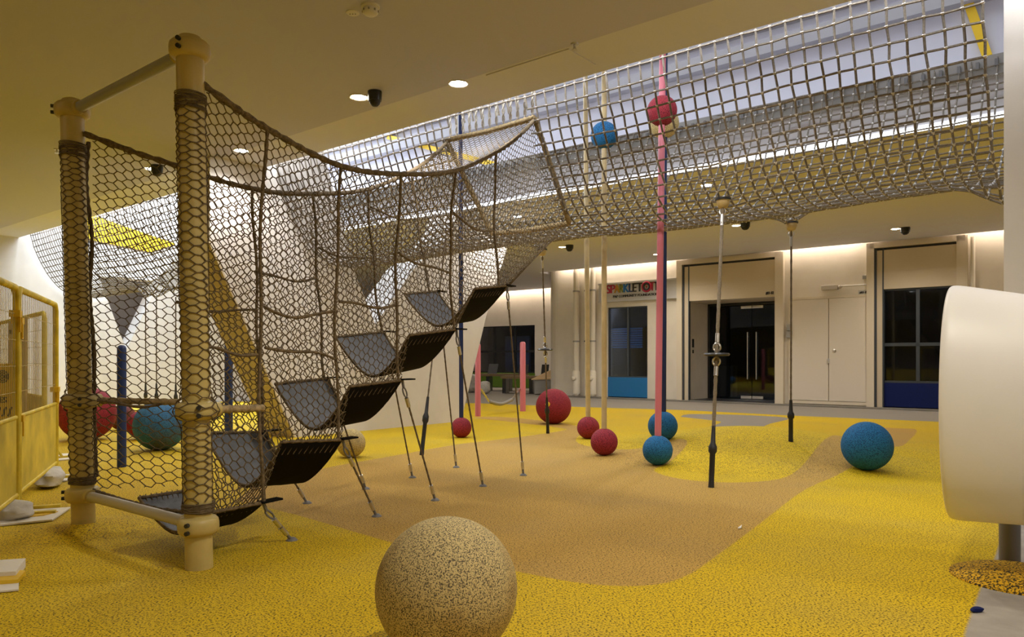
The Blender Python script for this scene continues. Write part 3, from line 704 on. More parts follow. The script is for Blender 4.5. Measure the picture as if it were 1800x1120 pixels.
# posts
PB = [(PO, Vector((-.055, 0, 3.07))), (PO+WV*WB, Vector((-.085, 0, 3.05)))]
R0 = .076
for k, (b0, ld) in enumerate(PB):
    def ax_(z, b0=b0, ld=ld): return Vector((b0.x+ld.x*z/ld.z, b0.y, z))
    A = ld.normalized(); toward = WV if k == 0 else -WV
    m_ = MB(); m_.tube([ax_(-.02), ax_(ld.z-.1)], R0, 28); po = obj('post', m_, M['post'], stair, True)
    for zc in (.245, .905, ld.z-.09):
        m_ = MB(); rr = .113; hh = .047
        prof = [(R0-.004, -hh-.006), (R0+.004, -hh-.004), (rr-.016, -hh), (rr-.004, -hh*.72), (rr, -hh*.3), (rr, hh*.3), (rr-.004, hh*.72), (rr-.016, hh), (R0+.004, hh+.004)]
        if zc > 2: prof += [(.06, hh+.03), (.03, hh+.042), (1e-5, hh+.045)]
        else: prof += [(R0-.005, hh+.014)]
        m_.lathe(ax_(zc), prof, 28, A)
        # lug that clamps the bar
        tw = toward if zc != .905 else SV
        m_.tube([ax_(zc)+tw*.05, ax_(zc)+tw*.145], .047, 14)
        co = obj('collar', m_, M['post'], po, True)
        m_ = MB(); sd = tw.cross(UP).normalized()
        face = -sd if (-sd).y < 0 else sd
        for dz in (-.022, .022): m_.tube([ax_(zc)+tw*-.06+face*.095+UP*dz, ax_(zc)+tw*-.07+face*.112+UP*dz], .013, 8)
        obj('bolt', m_, M['blackp'], po)
    m_ = MB(); cols = 8; circ = 1.0; cp = circ/cols; J_ = cp*.5; W_ = 2*cp-J_
    def cf(u, v, ax_=ax_, b0x=b0.x): ang = u*2*PI+.30*math.sin(v*2.7+b0x)+.1*math.sin(v*6.1); v = v+.022*math.sin(v*7.3+b0x); rr = R0+.006; z = v; c = ax_(z); bulge = .045*math.exp(-((z-.905)/.06)**2); return c+Vector((math.cos(ang), math.sin(ang), 0))*(rr+bulge)
    hexnet(m_, 0, 1.0-1e-4, .42, 2.62, cf, lambda u, v: -cp < u <= 1.0 and .36 < v < 2.70, W_, J_, .048, .0033, .009, 90+k)
    for i in range(34):                               # gathered twine at the ends of the sleeve
        zz = .325+.055*(i % 9)/9 if i < 18 else 2.63+.10*hsh(i, 2)+.05; r_ = R0+.007+.006*(hsh(i)+.5); tl = .03*hsh(i, 4)
        if True: m_.tube([ax_(zz)+Vector((math.cos(j*PI/9)*r_, math.sin(j*PI/9)*r_, tl*math.cos(j*PI/9+i))) for j in range(18)], .003, 4, closed=True)
    obj('sleeve_net', m_, M['twine'], stair)
    # rope gathered up the inner side of the post
    m_ = MB(); d_ = SV*.09+toward*.03
    rope(m_, [ax_(z)+d_+Vector((.01*math.sin(z*7), .01*math.cos(z*9), 0)) for z in [.36+i*.12 for i in range(21)]], .014, .03, 6, .3); obj('seam_rope', m_, M['twine'], stair, True)
def pax(k, z): b0, ld = PB[k]; return Vector((b0.x+ld.x*z/ld.z, b0.y, z))
m_ = MB(); m_.tube([pax(0, 2.98)+WV*.1, pax(1, 2.96)-WV*.1], .036, 16); tb = obj('top_bar', m_, M['steel'], stair, True, 'grey steel bar between the post tops')
m_ = MB(); m_.tube([pax(0, .245)+WV*.1, pax(1, .245)-WV*.1], .034, 16); obj('bottom_bar', m_, M['steel2'], stair, True)
for k in (0, 1):
    m_ = MB(); fb = bfar if k else bnear
    rope(m_, [pax(k, .905)+SV*.1, ab(.49, fb(.49, .89), .89)], .024, .022, 9, .14); obj('side_bar', m_, M['lash'], stair, True)
m_ = MB(); rope(m_, [ab(.03, .05, .30), ab(.02, .5, .27), ab(.02, 1.0, .27), ab(.03, 1.5, .28)], .012, .03, 6, .3); obj('bottom_rope', m_, M['rope'], stair, True)
# cables from the step corners to the ground
near = [(513, 950), (662, 908), (765, 880), (849, 855), (920, 836)]; farA = [None, (540, 885), (643, 860), (725, 840), (802, 822)]
for k in range(5):
    for side, px in ((0, near[k]), (1, farA[k])):
        if px is None: continue
        top = belt(k, 1, side)+(SV*.02)-UP*.03; g = G(*px); d = (g-top); L = d.length; d.normalize()
        m_ = MB(); rope(m_, [top+d*.12, top+d*(L*.5), g-d*.08], .0085, .025, 6, .12); cb = obj('anchor_cable', m_, M['cable'], stair, True)
        m_ = MB(); m_.tube([top+d*.12, top+d*.20], .016, 10); obj('ferrule', m_, M['chrome'], cb, True); m_ = MB(); m_.tube([g-d*.15, g-d*.07], .016, 10); obj('ferrule', m_, M['chrome'], cb, True)
        m_ = MB(); m_.tube([top+d*.02+SV*(.022*math.cos(i*PI/5))+d*(.05+.045*math.sin(i*PI/5)) for i in range(10)], .007, 6, closed=True); m_.seg(top-d*.01+UP*.025, top+d*.03, .012, 6); obj('shackle', m_, M['greypost'], cb, True); m_ = MB()
        m_.tube([g-d*.07, g-d*.0], .011, 8); m_.lathe(g-UP*.01, [(.04, 0), (.04, .012), (.02, .03)], 12); obj('ground_anchor', m_, M['greypost'], cb, True)
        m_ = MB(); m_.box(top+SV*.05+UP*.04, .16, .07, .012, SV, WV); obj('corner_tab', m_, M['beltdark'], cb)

# ================================================================== net bridge (hammock net across the void) and its ring
secp = [(6.40, 4.50), (6.46, 4.15), (6.58, 3.75), (6.82, 3.28), (7.12, 2.92), (7.5, 2.76), (8.1, 2.78), (8.7, 2.93), (9.3, 3.24), (9.8, 3.75), (10.12, 4.3), (10.30, 4.76)]
sec = smoothline([(n, z, 0) for n, z in secp], 12)
cum = [0]
for a, b in zip(sec[:-1], sec[1:]): cum.append(cum[-1]+(b-a).length)
def section(q):
    if q <= 0: return sec[0]
    for i in range(len(cum)-1):
        if q <= cum[i+1]: return sec[i].lerp(sec[i+1], (q-cum[i])/(cum[i+1]-cum[i]))
    return sec[-1]
def pn_of(v): return (-CT*v.x+ST*v.y, ST*v.x+CT*v.y)
cabs = []   # (top point on the net, ground point)
def pull_pt(px, py, n): p, z = onN(px, py, n); return p, n, z
pulls = [pull_pt(1271, 352, 7.15), pull_pt(1391, 393, 8.9), pull_pt(953, 440, 9.0), pull_pt(783, 420, 7.3), pull_pt(1063, 412, 8.3)]
for px in (256, 275, 309): pulls.append(pull_pt(px, 522, 7.4))
pulls.append(pull_pt(1765, 372, 7.9))
cell = .130
rows = int(cum[-1]/cell); cols = int((PL-.05-.72)/cell)
def net_pt(i, j):
    p = .72+i*cell; q = j*cum[-1]/rows; s = section(q); n, z = s.x, s.y
    n += .02*math.sin(p*1.7+q)+.012*hsh(i, j, 1); z += .03*math.sin(p*1.1+.5)*(1 if 3 < j < rows-3 else 0)+.010*hsh(i, j, 2); p += .014*hsh(i, j, 3)
    if 3 < j < rows-2:
        for (pp, pn_, pz) in pulls:
            r2 = ((p-pp)**2+(n-pn_)**2)
            if r2 < .8:
                g = math.exp(-r2/.055); base = .0
                zz = interp(pn_, [q_[0] for q_ in secp[3:]], [q_[1] for q_ in secp[3:]])
                z += (pz+.05-zz)*g; n += (pn_-n)*g*.25; p += (pp-p)*g*.25
    return p, n, z
grid = [[net_pt(i, j) for j in range(rows+1)] for i in range(cols+1)]
RB = (7.18, 2.80); RT = (6.60, 3.90)
RP = [(4.90, RB), (4.97, RT), (6.33, RT), (6.08, RB)]
def hole(p, n, z): return (9.76 < p < 10.45 and n < 7.75) or 4.93 < p < 6.30 and n < 7.22 and 2.82 < z < 4.05
bridge = thing('net_bridge', 'long square mesh rope net slung across the void under the upper floor', 'climbing net', W(10, 8, 2.76))
m_ = MB(); wp = [[W(*g) for g in row] for row in grid]
for i in range(cols+1):
    for j in range(rows+1):
        g = grid[i][j]; h0 = hole(*g)
        if j < rows and not (h0 and hole(*grid[i][j+1])): m_.seg(wp[i][j], wp[i][j+1], .0112, 5)
        if i < cols and not (h0 and hole(*grid[i+1][j])): m_.seg(wp[i][j], wp[i+1][j], .0106, 5)
        if not h0 and g[0] < 9.7: m_.octa(wp[i][j], .0205, 1)
obj('mesh_net', m_, [M['poly'], M['knot']], bridge)
for j, nm in ((0, 'near_edge_rope'), (rows, 'far_edge_rope')):
    m_ = MB(); m_.tube([wp[i][j] for i in range(cols+1)], .016, 7); obj('edge_rope', m_, M['poly'], bridge, True)
corners = [W(p, *q) for p, q in RP]
ring = None
for a, b in ((0, 1), (1, 2), (2, 3), (3, 0)):
    m_ = MB(); rope(m_, [corners[a], corners[a].lerp(corners[b], .5)-UP*(.02 if a in (1, 3) else 0), corners[b]], .033, .022, 9, .13); o = obj('ring_bar', m_, M['lash'], bridge, True, 'cream rope wrapped bar of the entry ring')
m_ = MB()
for i in range(13):                                  # chain-like loops from the ring's top bar to the upper edge rope
    t = (i+.3)/13; a_ = corners[1].lerp(corners[2], t)+UP*.03; p_ = lerp(RP[1][0], RP[2][0], t); s = section(.18); b_ = W(p_-.13, s.x, s.y)
    for e in (-1, 1):
        pts = [a_.lerp(b_, k/12)+TV*(e*.014*math.sin(k*PI/2.2))+NV*(e*.01*math.cos(k*PI/2.2)) for k in range(13)]; m_.tube(pts, .009, 5)
obj('ring_loop', m_, M['loop'], bridge, True)
m_ = MB()
for e, (a, b) in enumerate(((0, 1), (3, 2))):         # lashings from the ring's sides to the square net
    for i in range(9):
        q = corners[a].lerp(corners[b], (i+.5)/9); tgt = min((wp[ii][jj] for ii in range(20, 60) for jj in range(2, 20) if not hole(*grid[ii][jj]) and abs(wp[ii][jj].z-q.z) < .12), key=lambda v: (v-q).length)
        m_.tube([q, q.lerp(tgt, .5)-UP*.01, tgt], .011, 5)
obj('ring_lashing', m_, M['lash'], bridge, True)
# rail with clips on the far slab edge
rail = thing('net_rail', 'grey steel channel holding the far edge of the rope net', 'rail', W(8, N1, Hs))
m_ = MB(); m_.pn(-2, PL, N1-.10, N1-.02, Hs-.22, Hs+.02); obj('channel', m_, M['greyP'], rail)
m_ = MB()
for i in range(99):
    p_ = .8+i*.19; m_.pn(p_-.018, p_+.018, N1-.15, N1-.09, Hs-.13, Hs-.05)
o = obj('clip', m_, M['greypost'], rail); o['kind'] = 'stuff'
# LED strip along the far slab edge (lengths with small gaps)
for i in range(14):
    p0 = -1.6+i*1.45
    m_ = MB(); m_.pn(p0, p0+1.41, N1-.06, N1-.01, Hb, Hb+.034)
    tag(obj('led_strip', m_, M['led']), 'length of glowing white light strip on the slab edge behind the rope net', 'light strip', 'light strips along the slab edge')
# yellow pieces on the upper walls
def stripe(a, b, w_, n_, lab):
    p0, z0 = onN(*a, n_); p1, z1 = onN(*b, n_); A_ = W(p0, n_, z0); B_ = W(p1, n_, z1); d = (B_-A_); L = d.length; d.normalize()
    m = MB(); m.box((A_+B_)/2, L, .06, w_, d, NV, d.cross(NV)); tag(obj('yellow_brace', m, M['yellowW']), lab, 'brace')
stripe((1690, -30), (1736, 100), .11, 11.25, 'yellow diagonal brace on the upper wall near the white column')
stripe((682, 241), (905, 298), .10, 11.25, 'yellow diagonal brace on the upper wall above the entry ring')
m_ = MB(); m_.prism([W(PL-.04, *q) for q in ((7.7, 4.2), (9.3, 4.05), (10.0, 4.35), (7.7, 4.85))], TV*.03); tag(obj('yellow_banner', m_, M['yellowW']), 'yellow panel high on the white end wall', 'panel')

# tether ropes of the bridge
def tether(name, top, ground, lab, r=.012, disc=None, sleeve=.55, pad=True, m='cable'):
    t = thing('tether_rope', lab, 'rope', ground, 'tether ropes of the net bridge'); d = ground-top; L = d.length; d.normalize()
    mm = MB(); rope(mm, [top, top.lerp(ground, .5), ground-d*(sleeve*.9)], r, .04, 6, .12); obj('rope', mm, M[m], t, True)
    mm = MB(); s0 = ground-d*sleeve
    mm.tube([s0, s0+d*sleeve*.28, s0+d*sleeve*.34, s0+d*sleeve*.42, s0+d*sleeve*.46, s0+d*sleeve*.9, ground-UP*.02], [.017, .024, .040, .040, .026, .026, .030], 10); obj('sleeve', mm, M['black'], t, True)
    if pad:
        mm = MB(); mm.lathe(top, [(.02, -.085), (.046, -.075), (.064, -.03), (.066, 0), (.04, .01)], 16); obj('pad', mm, M['cream'], t, True)
        mm = MB(); mm.lathe(top, [(.078, 0), (.078, .020)], 16); obj('pad_disc', mm, M['black'], t, True)
        mm = MB(); mm.tube([top+d*.125+TV*(.03*math.cos(i*PI/6))+d*(.035*math.sin(i*PI/6)) for i in range(12)], .008, 6, closed=True); mm.tube([top+d*.155, top+d*.27], .018, 8); obj('shackle', mm, M['chrome'], t, True)
    if disc:
        q = top+d*(L*disc)
        mm = MB(); mm.lathe(q, [(.0, -.016), (.115, -.014), (.125, 0), (.115, .014), (1e-5, .018)], 24); obj('foot_disc', mm, M['blackp'], t, True)
        for e in (-1, 1):
            mm = MB(); mm.tube([q-d*(e*.07)+ax*(.035*math.cos(i*PI/6))+UP*(.04*math.sin(i*PI/6)) for i in range(12)], .010, 6, closed=True)
            mm.tube([q-d*(e*.12), q-d*(e*.21)], .021, 10); obj('shackle', mm, M['chrome'], t, True)
    return t
def pp(k, up=0.0): p, n, z = pulls[k]; return W(p, n, z+up)
tether('t', pp(0), G(1250, 857), 'tether rope with a foot disc tied under the net nearest the glass entrance', .017, .555, .58, m='clearcable')
tether('t', pp(1), G(1390, 768), 'tether rope anchored on the yellow mound left of the double door', .011, None, .5)
tether('t', pp(2), G(963, 762), 'thin tether rope with a small foot disc in front of the big red ball', .012, .525, .62)
tether('t', pp(3), G(741, 800), 'tether rope with a black sleeve behind the belt steps', .011, None, .75, pad=False)
for k, (px, lb) in enumerate(((256, 'leftmost of three thin tether ropes in front of the white end wall'), (275, 'middle one of three thin tether ropes in front of the white end wall'), (309, 'rightmost of three thin tether ropes in front of the white end wall'))):
    p, n, z = pulls[5+k]; tether('t', W(p, n, z), W(p, n, 0), lb, .012, None, .7, pad=False)

# ================================================================== poles with balls
def ball_pole(px, by, r, pm, topz, low, ups, lab, lean=0.0, pr=.036, lbm=None):
    g = G(px, by); c = Vector((g.x, g.y+r*.0, g.z+r*.97)); t = thing('ball_pole', lab, 'climbing pole', (c.x, c.y, g.z), 'climbing poles through the net')
    m = MB(); m.tube([c-UP*(r*.9), Vector((c.x+lean*topz, c.y, topz))], pr, 14); obj('pole', m, M[pm], t, True)
    if low: m = MB(); m.ball(c, r, 36); obj('ball', m, M[low], t, True, 'ball at the foot')
    for (py, bm) in ups:
        z = HC+(HY-py)/F*c.y; m = MB(); m.ball((c.x+lean*z, c.y, z), r, 32); obj('ball', m, M[bm], t, True, 'ball high on the pole')
    return t
ball_pole(1034, 771, .170, 'cream', 7.5, 'redball', [], 'cream pole standing in a red ball left of the other cream pole', -.008, .036)
ball_pole(1062, 800, .168, 'cream', 7.5, 'redball', [(238, 'blueball')], 'cream pole with a red ball below and a blue ball up high', 0, .033)
ball_pole(1165, 774, .19, 'navy', 7.5, 'blueball', [(217, 'creamball')], 'navy pole with a blue ball close behind the pink pole', .004, .042)
ball_pole(1156, 817, .168, 'pink', 7.5, 'blueball', [(195, 'redball')], 'tall pink pole with a blue ball below and a red ball up high', .0122, .037)
ball_pole(811, 769, .157, 'navy', 7.5, 'redball', [], 'navy pole standing in a red ball beside the slanted white wall', -.003, .034)
# loose balls
def ballat(px, by, rpx, m, lab, grp=None):
    g = G(px, by); r = rpx/F*math.hypot(g.x, g.y)*.985
    if by > 1100: pass
    t = MB(); t.ball((g.x, g.y, g.z+r*.985), r, 48); o = obj('rubber_ball', t, M[m], None, True, loc=(g.x, g.y, g.z)); tag(o, lab, 'ball', grp); return o
# nearest ball: fit to its silhouette
dB = 2.96; rB = 128/F*dB/1.03; cB = Vector(((785-CXP)/F*dB, dB, 0))
zB = HC-(912-HY)/F*dB-rB*.985
m_ = MB(); m_.ball((cB.x, cB.y, max(zB, rB*.98)), rB, 72); o = obj('rubber_ball', m_, M['speck'], None, True, loc=(cB.x, cB.y, 0)); tag(o, 'large speckled cream ball in the foreground on the yellow floor', 'ball')
big = ballat(973, 745, 31.5, 'redball', 'large red ball with a yellow dot behind the tether rope')
m_ = MB(); g = G(973, 745); rr = 31.5/F*math.hypot(g.x, g.y)*.985; cc = Vector((g.x, g.y, g.z+rr*.985)); dv = (Vector((0, 0, HC))-cc).normalized(); dv = (dv+UP*.12-Vector((.35, 0, 0))).normalized()
m_.lathe(cc+dv*rr*.985, [(.045, -.01), (.045, .012), (.02, .02), (1e-5, .021)], 14, dv); obj('dot', m_, M['tape'], big, True, 'yellow dot')
ballat(1524, 826, 39, 'blueball', 'large blue ball alone on the floor in front of the double door')
ballat(617, 804, 25, 'creamball', 'cream ball half hidden under the belt steps')
ballat(153, 773, 41, 'redball', 'large red ball behind the left cream post')
ballat(281, 791, 40, 'oldblue', 'large worn blue ball seen between the two cream posts')
ballat(250, 772, 23, 'redball', 'pink red ball tucked behind the worn blue ball')
ballat(215, 756, 20, 'darkred', 'small dull red ball behind the blue bollard')
ballat(377, 736, 15, 'oldblue', 'small faded blue ball near the white end wall')
# bollards
def bollard(px, by, ty, wpx, m, lab, grp):
    g = G(px, by); r = wpx/2/F*g.y; z1 = HC+(HY-ty)/F*g.y
    b = MB(); b.lathe((g.x, g.y, g.z-.02), [(r, 0), (r, z1-g.z-.02), (r*.85, z1-g.z+.005), (r*.5, z1-g.z+.02), (1e-5, z1-g.z+.024)], 20); return tag(obj('bollard', b, M[m], None, True, loc=g), lab, 'bollard', grp), g, z1
bollard(214, 821, 607, 15, 'blueP', 'deep blue bollard seen between the two cream posts', 'deep blue bollards')
bollard(402, 766, 560, 14, 'blueP', 'deep blue bollard right of the right cream post', 'deep blue bollards')
b1, g1, z1 = bollard(840, 732, 604, 10, 'pink', 'pink bollard beside the edge of the slanted white wall', 'pink bollards')
b2, g2, z2 = bollard(919, 723, 601, 10, 'pink', 'pink bollard with pale top left of the big red ball', 'pink bollards')
sw = thing('rope_swing', 'low swing strap hung by chains between the pink bollards', 'swing', (g1+g2)/2)
sa, sb = PT(845, 683, g1.y), PT(914, 683, g2.y); s1, s2 = PT(860, 706, (g1.y*.75+g2.y*.25)), PT(900, 702, (g1.y*.3+g2.y*.7))
m_ = MB(); rope(m_, [sa, s1], .02, .05, 6, .4); rope(m_, [sb, s2], .02, .05, 6, .4); obj('chain', m_, M['chrome'], sw, True)
m_ = MB(); rope(m_, smoothline([s1, (s1+s2)/2-UP*.08, s2], 6), .04, .1, 8, .05); obj('seat_strap', m_, M['greyP'], sw, True)

# ================================================================== ceiling fittings
def ceil_at(px, py, z=Hc): d = (z-HC)*F/(HY-py); return Vector(((px-CXP)/F*d, d, z))
def downlight(q, warm, lab):
    t = thing('ceiling_downlight', lab, 'downlight', q, 'round ceiling downlights')
    m = MB(); m.lathe(q-UP*.012, [(.075, .012), (.10, 0), (.105, .006), (.105, .014)], 20); obj('bezel', m, M['whiteP'], t)
    m = MB(); m.lathe(q-UP*.011, [(.075, 0), (.075, .005)], 20); obj('lens', m, M['lampW' if warm else 'lampC'], t)
def spot(q, e, col, ang=150, blend=.6, rad=.07):
    l = bpy.data.lights.new('downlight_and_fill', 'SPOT'); l.energy = e; l.color = col; l.spot_size = math.radians(ang); l.spot_blend = blend; l.shadow_soft_size = rad
    o = bpy.data.objects.new('downlight_and_fill', l); C.objects.link(o); o.location = q-UP*.05; return o
WARM, COOL = (1, .91, .78), (1, .97, .94)
seen = [((631, 170), Hc, 1, 'warm downlight beside the black dome camera above the stairs'), ((806, 146), Hb, 0, 'bright downlight on the ceiling edge above the staircase net'), ((265, 296), Hc, 1, 'downlight seen through the net between the posts'), ((424, 264), Hb, 0, 'bright downlight seen through the near side net'),
        ((1242, 325), Hb, 0, 'downlight seen through the bridge net behind the rail'), ((1154, 447), Hb, 1, 'downlight above the shop sign'), ((1574, 402), Hb, 1, 'downlight above the navy panelled window'), ((910, 380), Hb, 0, 'downlight seen through the net at the entry ring'), ((988, 434), Hb, 1, 'downlight under the bridge net left of the cream poles'), ((1294, 396), Hb, 1, 'downlight peeping out below the bridge net near the glass entrance')]
for (px, z, wm, lb) in seen:
    q = ceil_at(*px, z); downlight(q, wm, lb); n_ = pn_of(q)[1]
    spot(q, ((85 if wm else 115) if n_ < 8 else 125), WARM if wm else COOL)
for (p, n, e) in ((.6, 2.4, 240), (6.3, -.4, 40), (-3.4, .9, 200), (11, .5, 50), (9.0, 2.2, 60), (15.9, 5.2, 80), (15.9, .5, 60), (-2.6, 5.1, 150), (-1, -4, 160), (6, -4, 60), (-8, 3, 160), (-3, 15, 150), (-7, 12, 130), (18, 14, 120), (18.5, 21, 140), (3.5, 15.5, 120), (9.5, 16.5, 110), (2.6, 5.6, 90)):  # unseen lamps; the one by the barriers is added to brighten them
    q = W(p, n, Hc if n < 8 else Hb); spot(q, e, WARM if n < 8 or n > 13 else COOL)
def area(name, q, sx, sy, e, col, X, Z):
    l = bpy.data.lights.new(name, 'AREA'); l.shape = 'RECTANGLE'; l.size = sx; l.size_y = sy; l.energy = e; l.color = col
    o = bpy.data.objects.new(name, l); C.objects.link(o); Z = (-Z).normalized(); Y = Z.cross(X).normalized()
    o.matrix_world = Matrix((X, Y, Z)).transposed().to_4x4(); o.location = q; return o
# skylight over the void, and warm light hidden in the ceiling coves
area('skylight', W(8.5, 8.6, 9.2), 22, 4.0, 480, (.88, .93, 1), TV, -UP)
area('skylight_end', W(17.0, 9.0, 9.0), 4.5, 4.5, 1300, (.78, .89, 1), TV, (-UP+TV*.35).normalized())
area('net_fill', W(8.5, N0+.035, 4.34), 21, .05, 200, (.95, .97, 1), TV, (-UP*.6+NV*.8).normalized())  # unseen lamp added to brighten the top rows of the net
for (p0, p1) in ((pD0+.35, 13.9), (pB0+.35, pD1-.1), (-10, pB1-.2)):
    area('cove_lamp', W((p0+p1)/2, 19.68, 4.32), p1-p0, .10, 8*abs(p1-p0), (1, .84, .66), TV, (-UP+NV*.12).normalized())
area('cove_lamp', W(19.5, 24.12, 4.35), 9, .10, 110, (1, .82, .62), TV, (-UP+NV*.12).normalized())
area('cove_lamp', W(14.75, 20.4, 4.3), .25, 1.0, 14, (1, .82, .6), TV, -UP)
area('strip_lamp', W(8, N1-.12, Hb-.02), 20, .05, 18, (.93, .96, 1), TV, (-UP-NV*.6).normalized())
l = bpy.data.lights.new('gap_lamp', 'POINT'); l.energy = 10; l.color = (1, .82, .6); l.shadow_soft_size = .1; o = bpy.data.objects.new('gap_lamp', l); C.objects.link(o); o.location = W(PL+1.0, 9.3, 3.1)
def dome(px, z, lab, r=.075):
    q = ceil_at(*px, z); t = thing('dome_camera', lab, 'camera', q, 'black ceiling cameras')
    m = MB(); m.lathe(q, [(r, 0), (r, -.03), (r*.95, -.09), (r*.93, -.10)], 20); obj('housing', m, M['blackp'], t, True)
    m = MB(); m.lathe(q, [(r*.8, -.10), (r*.7, -.13), (r*.4, -.155), (1e-5, -.16)], 20); obj('lens_dome', m, M['black'], t, True)
dome((659, 161), Hc, 'black dome camera right of the warm downlight above the stairs')
dome((276, 291), Hc, 'black ceiling camera seen through the net between the posts', .085)
dome((1310, 391), Hb, 'black ceiling camera below the bridge net near the glass entrance', .1)
dome((1591, 400), Hb, 'black ceiling camera above the navy panelled window', .1); dome((1001, 431), Hb, 'black ceiling camera left of the cream poles', .1)
q = ceil_at(651, 10, Hc); sd = thing('smoke_detector', 'round white smoke detector on the ceiling near the top', 'smoke detector', q)
m_ = MB(); m_.lathe(q, [(.075, 0), (.075, -.015), (.055, -.02), (.055, -.035)], 24); obj('base', m_, M['whiteP'], sd, True)
m_ = MB(); m_.lathe(q, [(.062, -.035), (.062, -.06), (.045, -.075), (1e-5, -.078)], 24); obj('sensor_head', m_, M['whiteP'], sd, True)
m_ = MB()
for i in range(8): m_.box(q+Vector((math.cos(i*PI/4)*.062, math.sin(i*PI/4)*.062, -.048)), .012, .012, .016)
obj('vent_slot', m_, M['greyP'], sd)
q = ceil_at(620, 22, Hc); m_ = MB(); m_.lathe(q, [(.055, 0), (.055, -.006), (.045, -.012), (1e-5, -.012)], 20)
bl = obj('blanking_plate', m_, M['whiteP'], None, True); tag(bl, 'flat round plate with three holes beside the smoke detector', 'plate')
m_ = MB()
for i in (-1, 0, 1): m_.lathe(q+Vector((.022*i, 0, -.0125)), [(.006, 0), (.006, -.001)], 8)
obj('hole', m_, M['black'], bl)
for (px, z, lb) in (((100, 262), Hc, 'small chrome sprinkler on the ceiling beside the left cream post'), ((1010, 77), Hb, 'tiny sprinkler on the ceiling edge above the net')):
    q = ceil_at(*px, z); t = thing('ceiling_sprinkler', lb, 'sprinkler', q, 'ceiling sprinklers')
    m = MB(); m.lathe(q, [(.04, 0), (.035, -.012), (.012, -.015), (.012, -.04)], 12); obj('escutcheon', m, M['chrome'], t, True)
    m = MB(); m.lathe(q, [(.028, -.055), (.028, -.058)], 12); m.seg(q-UP*.03+TV*.01, q-UP*.055+TV*.015, .003); m.seg(q-UP*.03-TV*.01, q-UP*.055-TV*.015, .003); obj('deflector', m, M['chrome'], t)
# access panel in the ceiling band
qa = [ceil_at(*a, Hb) for a in ((862, 124), (930, 143), (1022, 121), (985, 98))]
m_ = MB(); cq = sum(qa, Vector())/4; m_.box(cq-UP*.006, 1.0, .46, .010, TV, NV); tag(obj('access_panel', m_, M['ceil2']), 'flush access panel in the ceiling band above the entry ring', 'panel')

# ================================================================== left barriers, bags, boards, papers
def barrier(A, B, lab, nw=26, tape=()):
    A, B = Vector(A), Vector(B); d = (B-A); d.z = 0; L = d.length; d.normalize(); sid = Vector((-d.y, d.x, 0))
    t = thing('barrier_panel', lab, 'barrier', (A+B)/2, 'yellow barrier panels'); H = 1.75; r = .026
    m = MB(); m.tube([A+UP*.02, A+UP*(H-.06), A+d*.06+UP*H, B-d*.06+UP*H, B+UP*(H-.06), B+UP*.02], r, 10)
    m.tube([A+UP*.755, B+UP*.755], .017, 8); m.tube([A+UP*.16, B+UP*.16], .02, 8); obj('frame', m, M['fence'], t, True)
    m = MB()
    for i in range(1, nw): m.seg(A+d*(L*i/nw)+UP*.74, A+d*(L*i/nw)+UP*(H-.02), .0028, 4)
    for z in (.95, 1.15, 1.35, 1.55): m.seg(A+UP*z, B+UP*z, .003, 4)
    obj('wire_mesh', m, M['wire'], t)
    m = MB(); m.box((A+B)/2+UP*.46, L-.03, .012, .58, d, sid); obj('lower_sheet', m, M['fencesheet'], t)
    for q, s in ((A+d*.1, 1), (B-d*.1, -1)):
        m = MB(); m.box(q+UP*.02, .05, .55, .035, d, sid); m.tube([q+sid*.2+UP*.03, q+UP*.35], .014, 6); obj('foot', m, M['fence'], t)
    for (s, z) in tape:
        m = MB(); q = A+d*(L*s)+UP*z; m.box(q, .09, .075, .05, d, sid); m.box(q+sid*-.03-UP*.08, .03, .01, .12, d, sid); obj('tape_tie', m, M['tape'], t)
    return t
A1, B1 = G(30, 905), G(98, 841); d1 = (B1-A1).normalized()
barrier(A1+d1*.03, B1, 'yellow mesh barrier panel running from the left edge to the white wall', 30, ((.0, 1.5), (.02, .74), (.98, .9)))
barrier(A1-d1*2.0, A1-d1*.03, 'nearest yellow barrier panel cut by the left edge of the photo', 30, ((.985, 1.55),))
A2 = Vector((-5.5, 8.7, 0)); B2 = Vector((-6.85, 10.2, 0)); C2 = B2+(B2-A2)
b3 = barrier(B2+(A2-B2).normalized()*.02, A2, 'yellow barrier panel behind the front ones, next to the plywood board', 24)
m_ = MB(); m_.tube([B2+UP*1.66, B2+UP*1.76], .032, 8); obj('red_cap', m_, M['redtape'], b3, True)
barrier(C2, B2-(A2-B2).normalized()*.02, 'farthest yellow barrier panel behind the others', 24)
bd = thing('plywood_board', 'tan plywood board standing behind the yellow barriers', 'board', (-5.95, 9.3, 0))
dv = (B2-A2).normalized(); sv = Vector((-dv.y, dv.x, 0)); cb_ = (A2*.62+B2*.38)-sv*.16
if cb_.y < ((A2+B2)/2).y: cb_ = (A2*.62+B2*.38)+sv*.16
m_ = MB(); m_.box(cb_+UP*.85, 1.25, .02, 1.68, dv, sv); obj('sheet', m_, M['ply'], bd)
m_ = MB()
for z in (1.55, 1.58): m_.box(cb_+dv*(.35 if z < 1.56 else -.2)+UP*z, .05, .07, .05, dv, sv)
obj('bolt', m_, M['blackp'], bd)
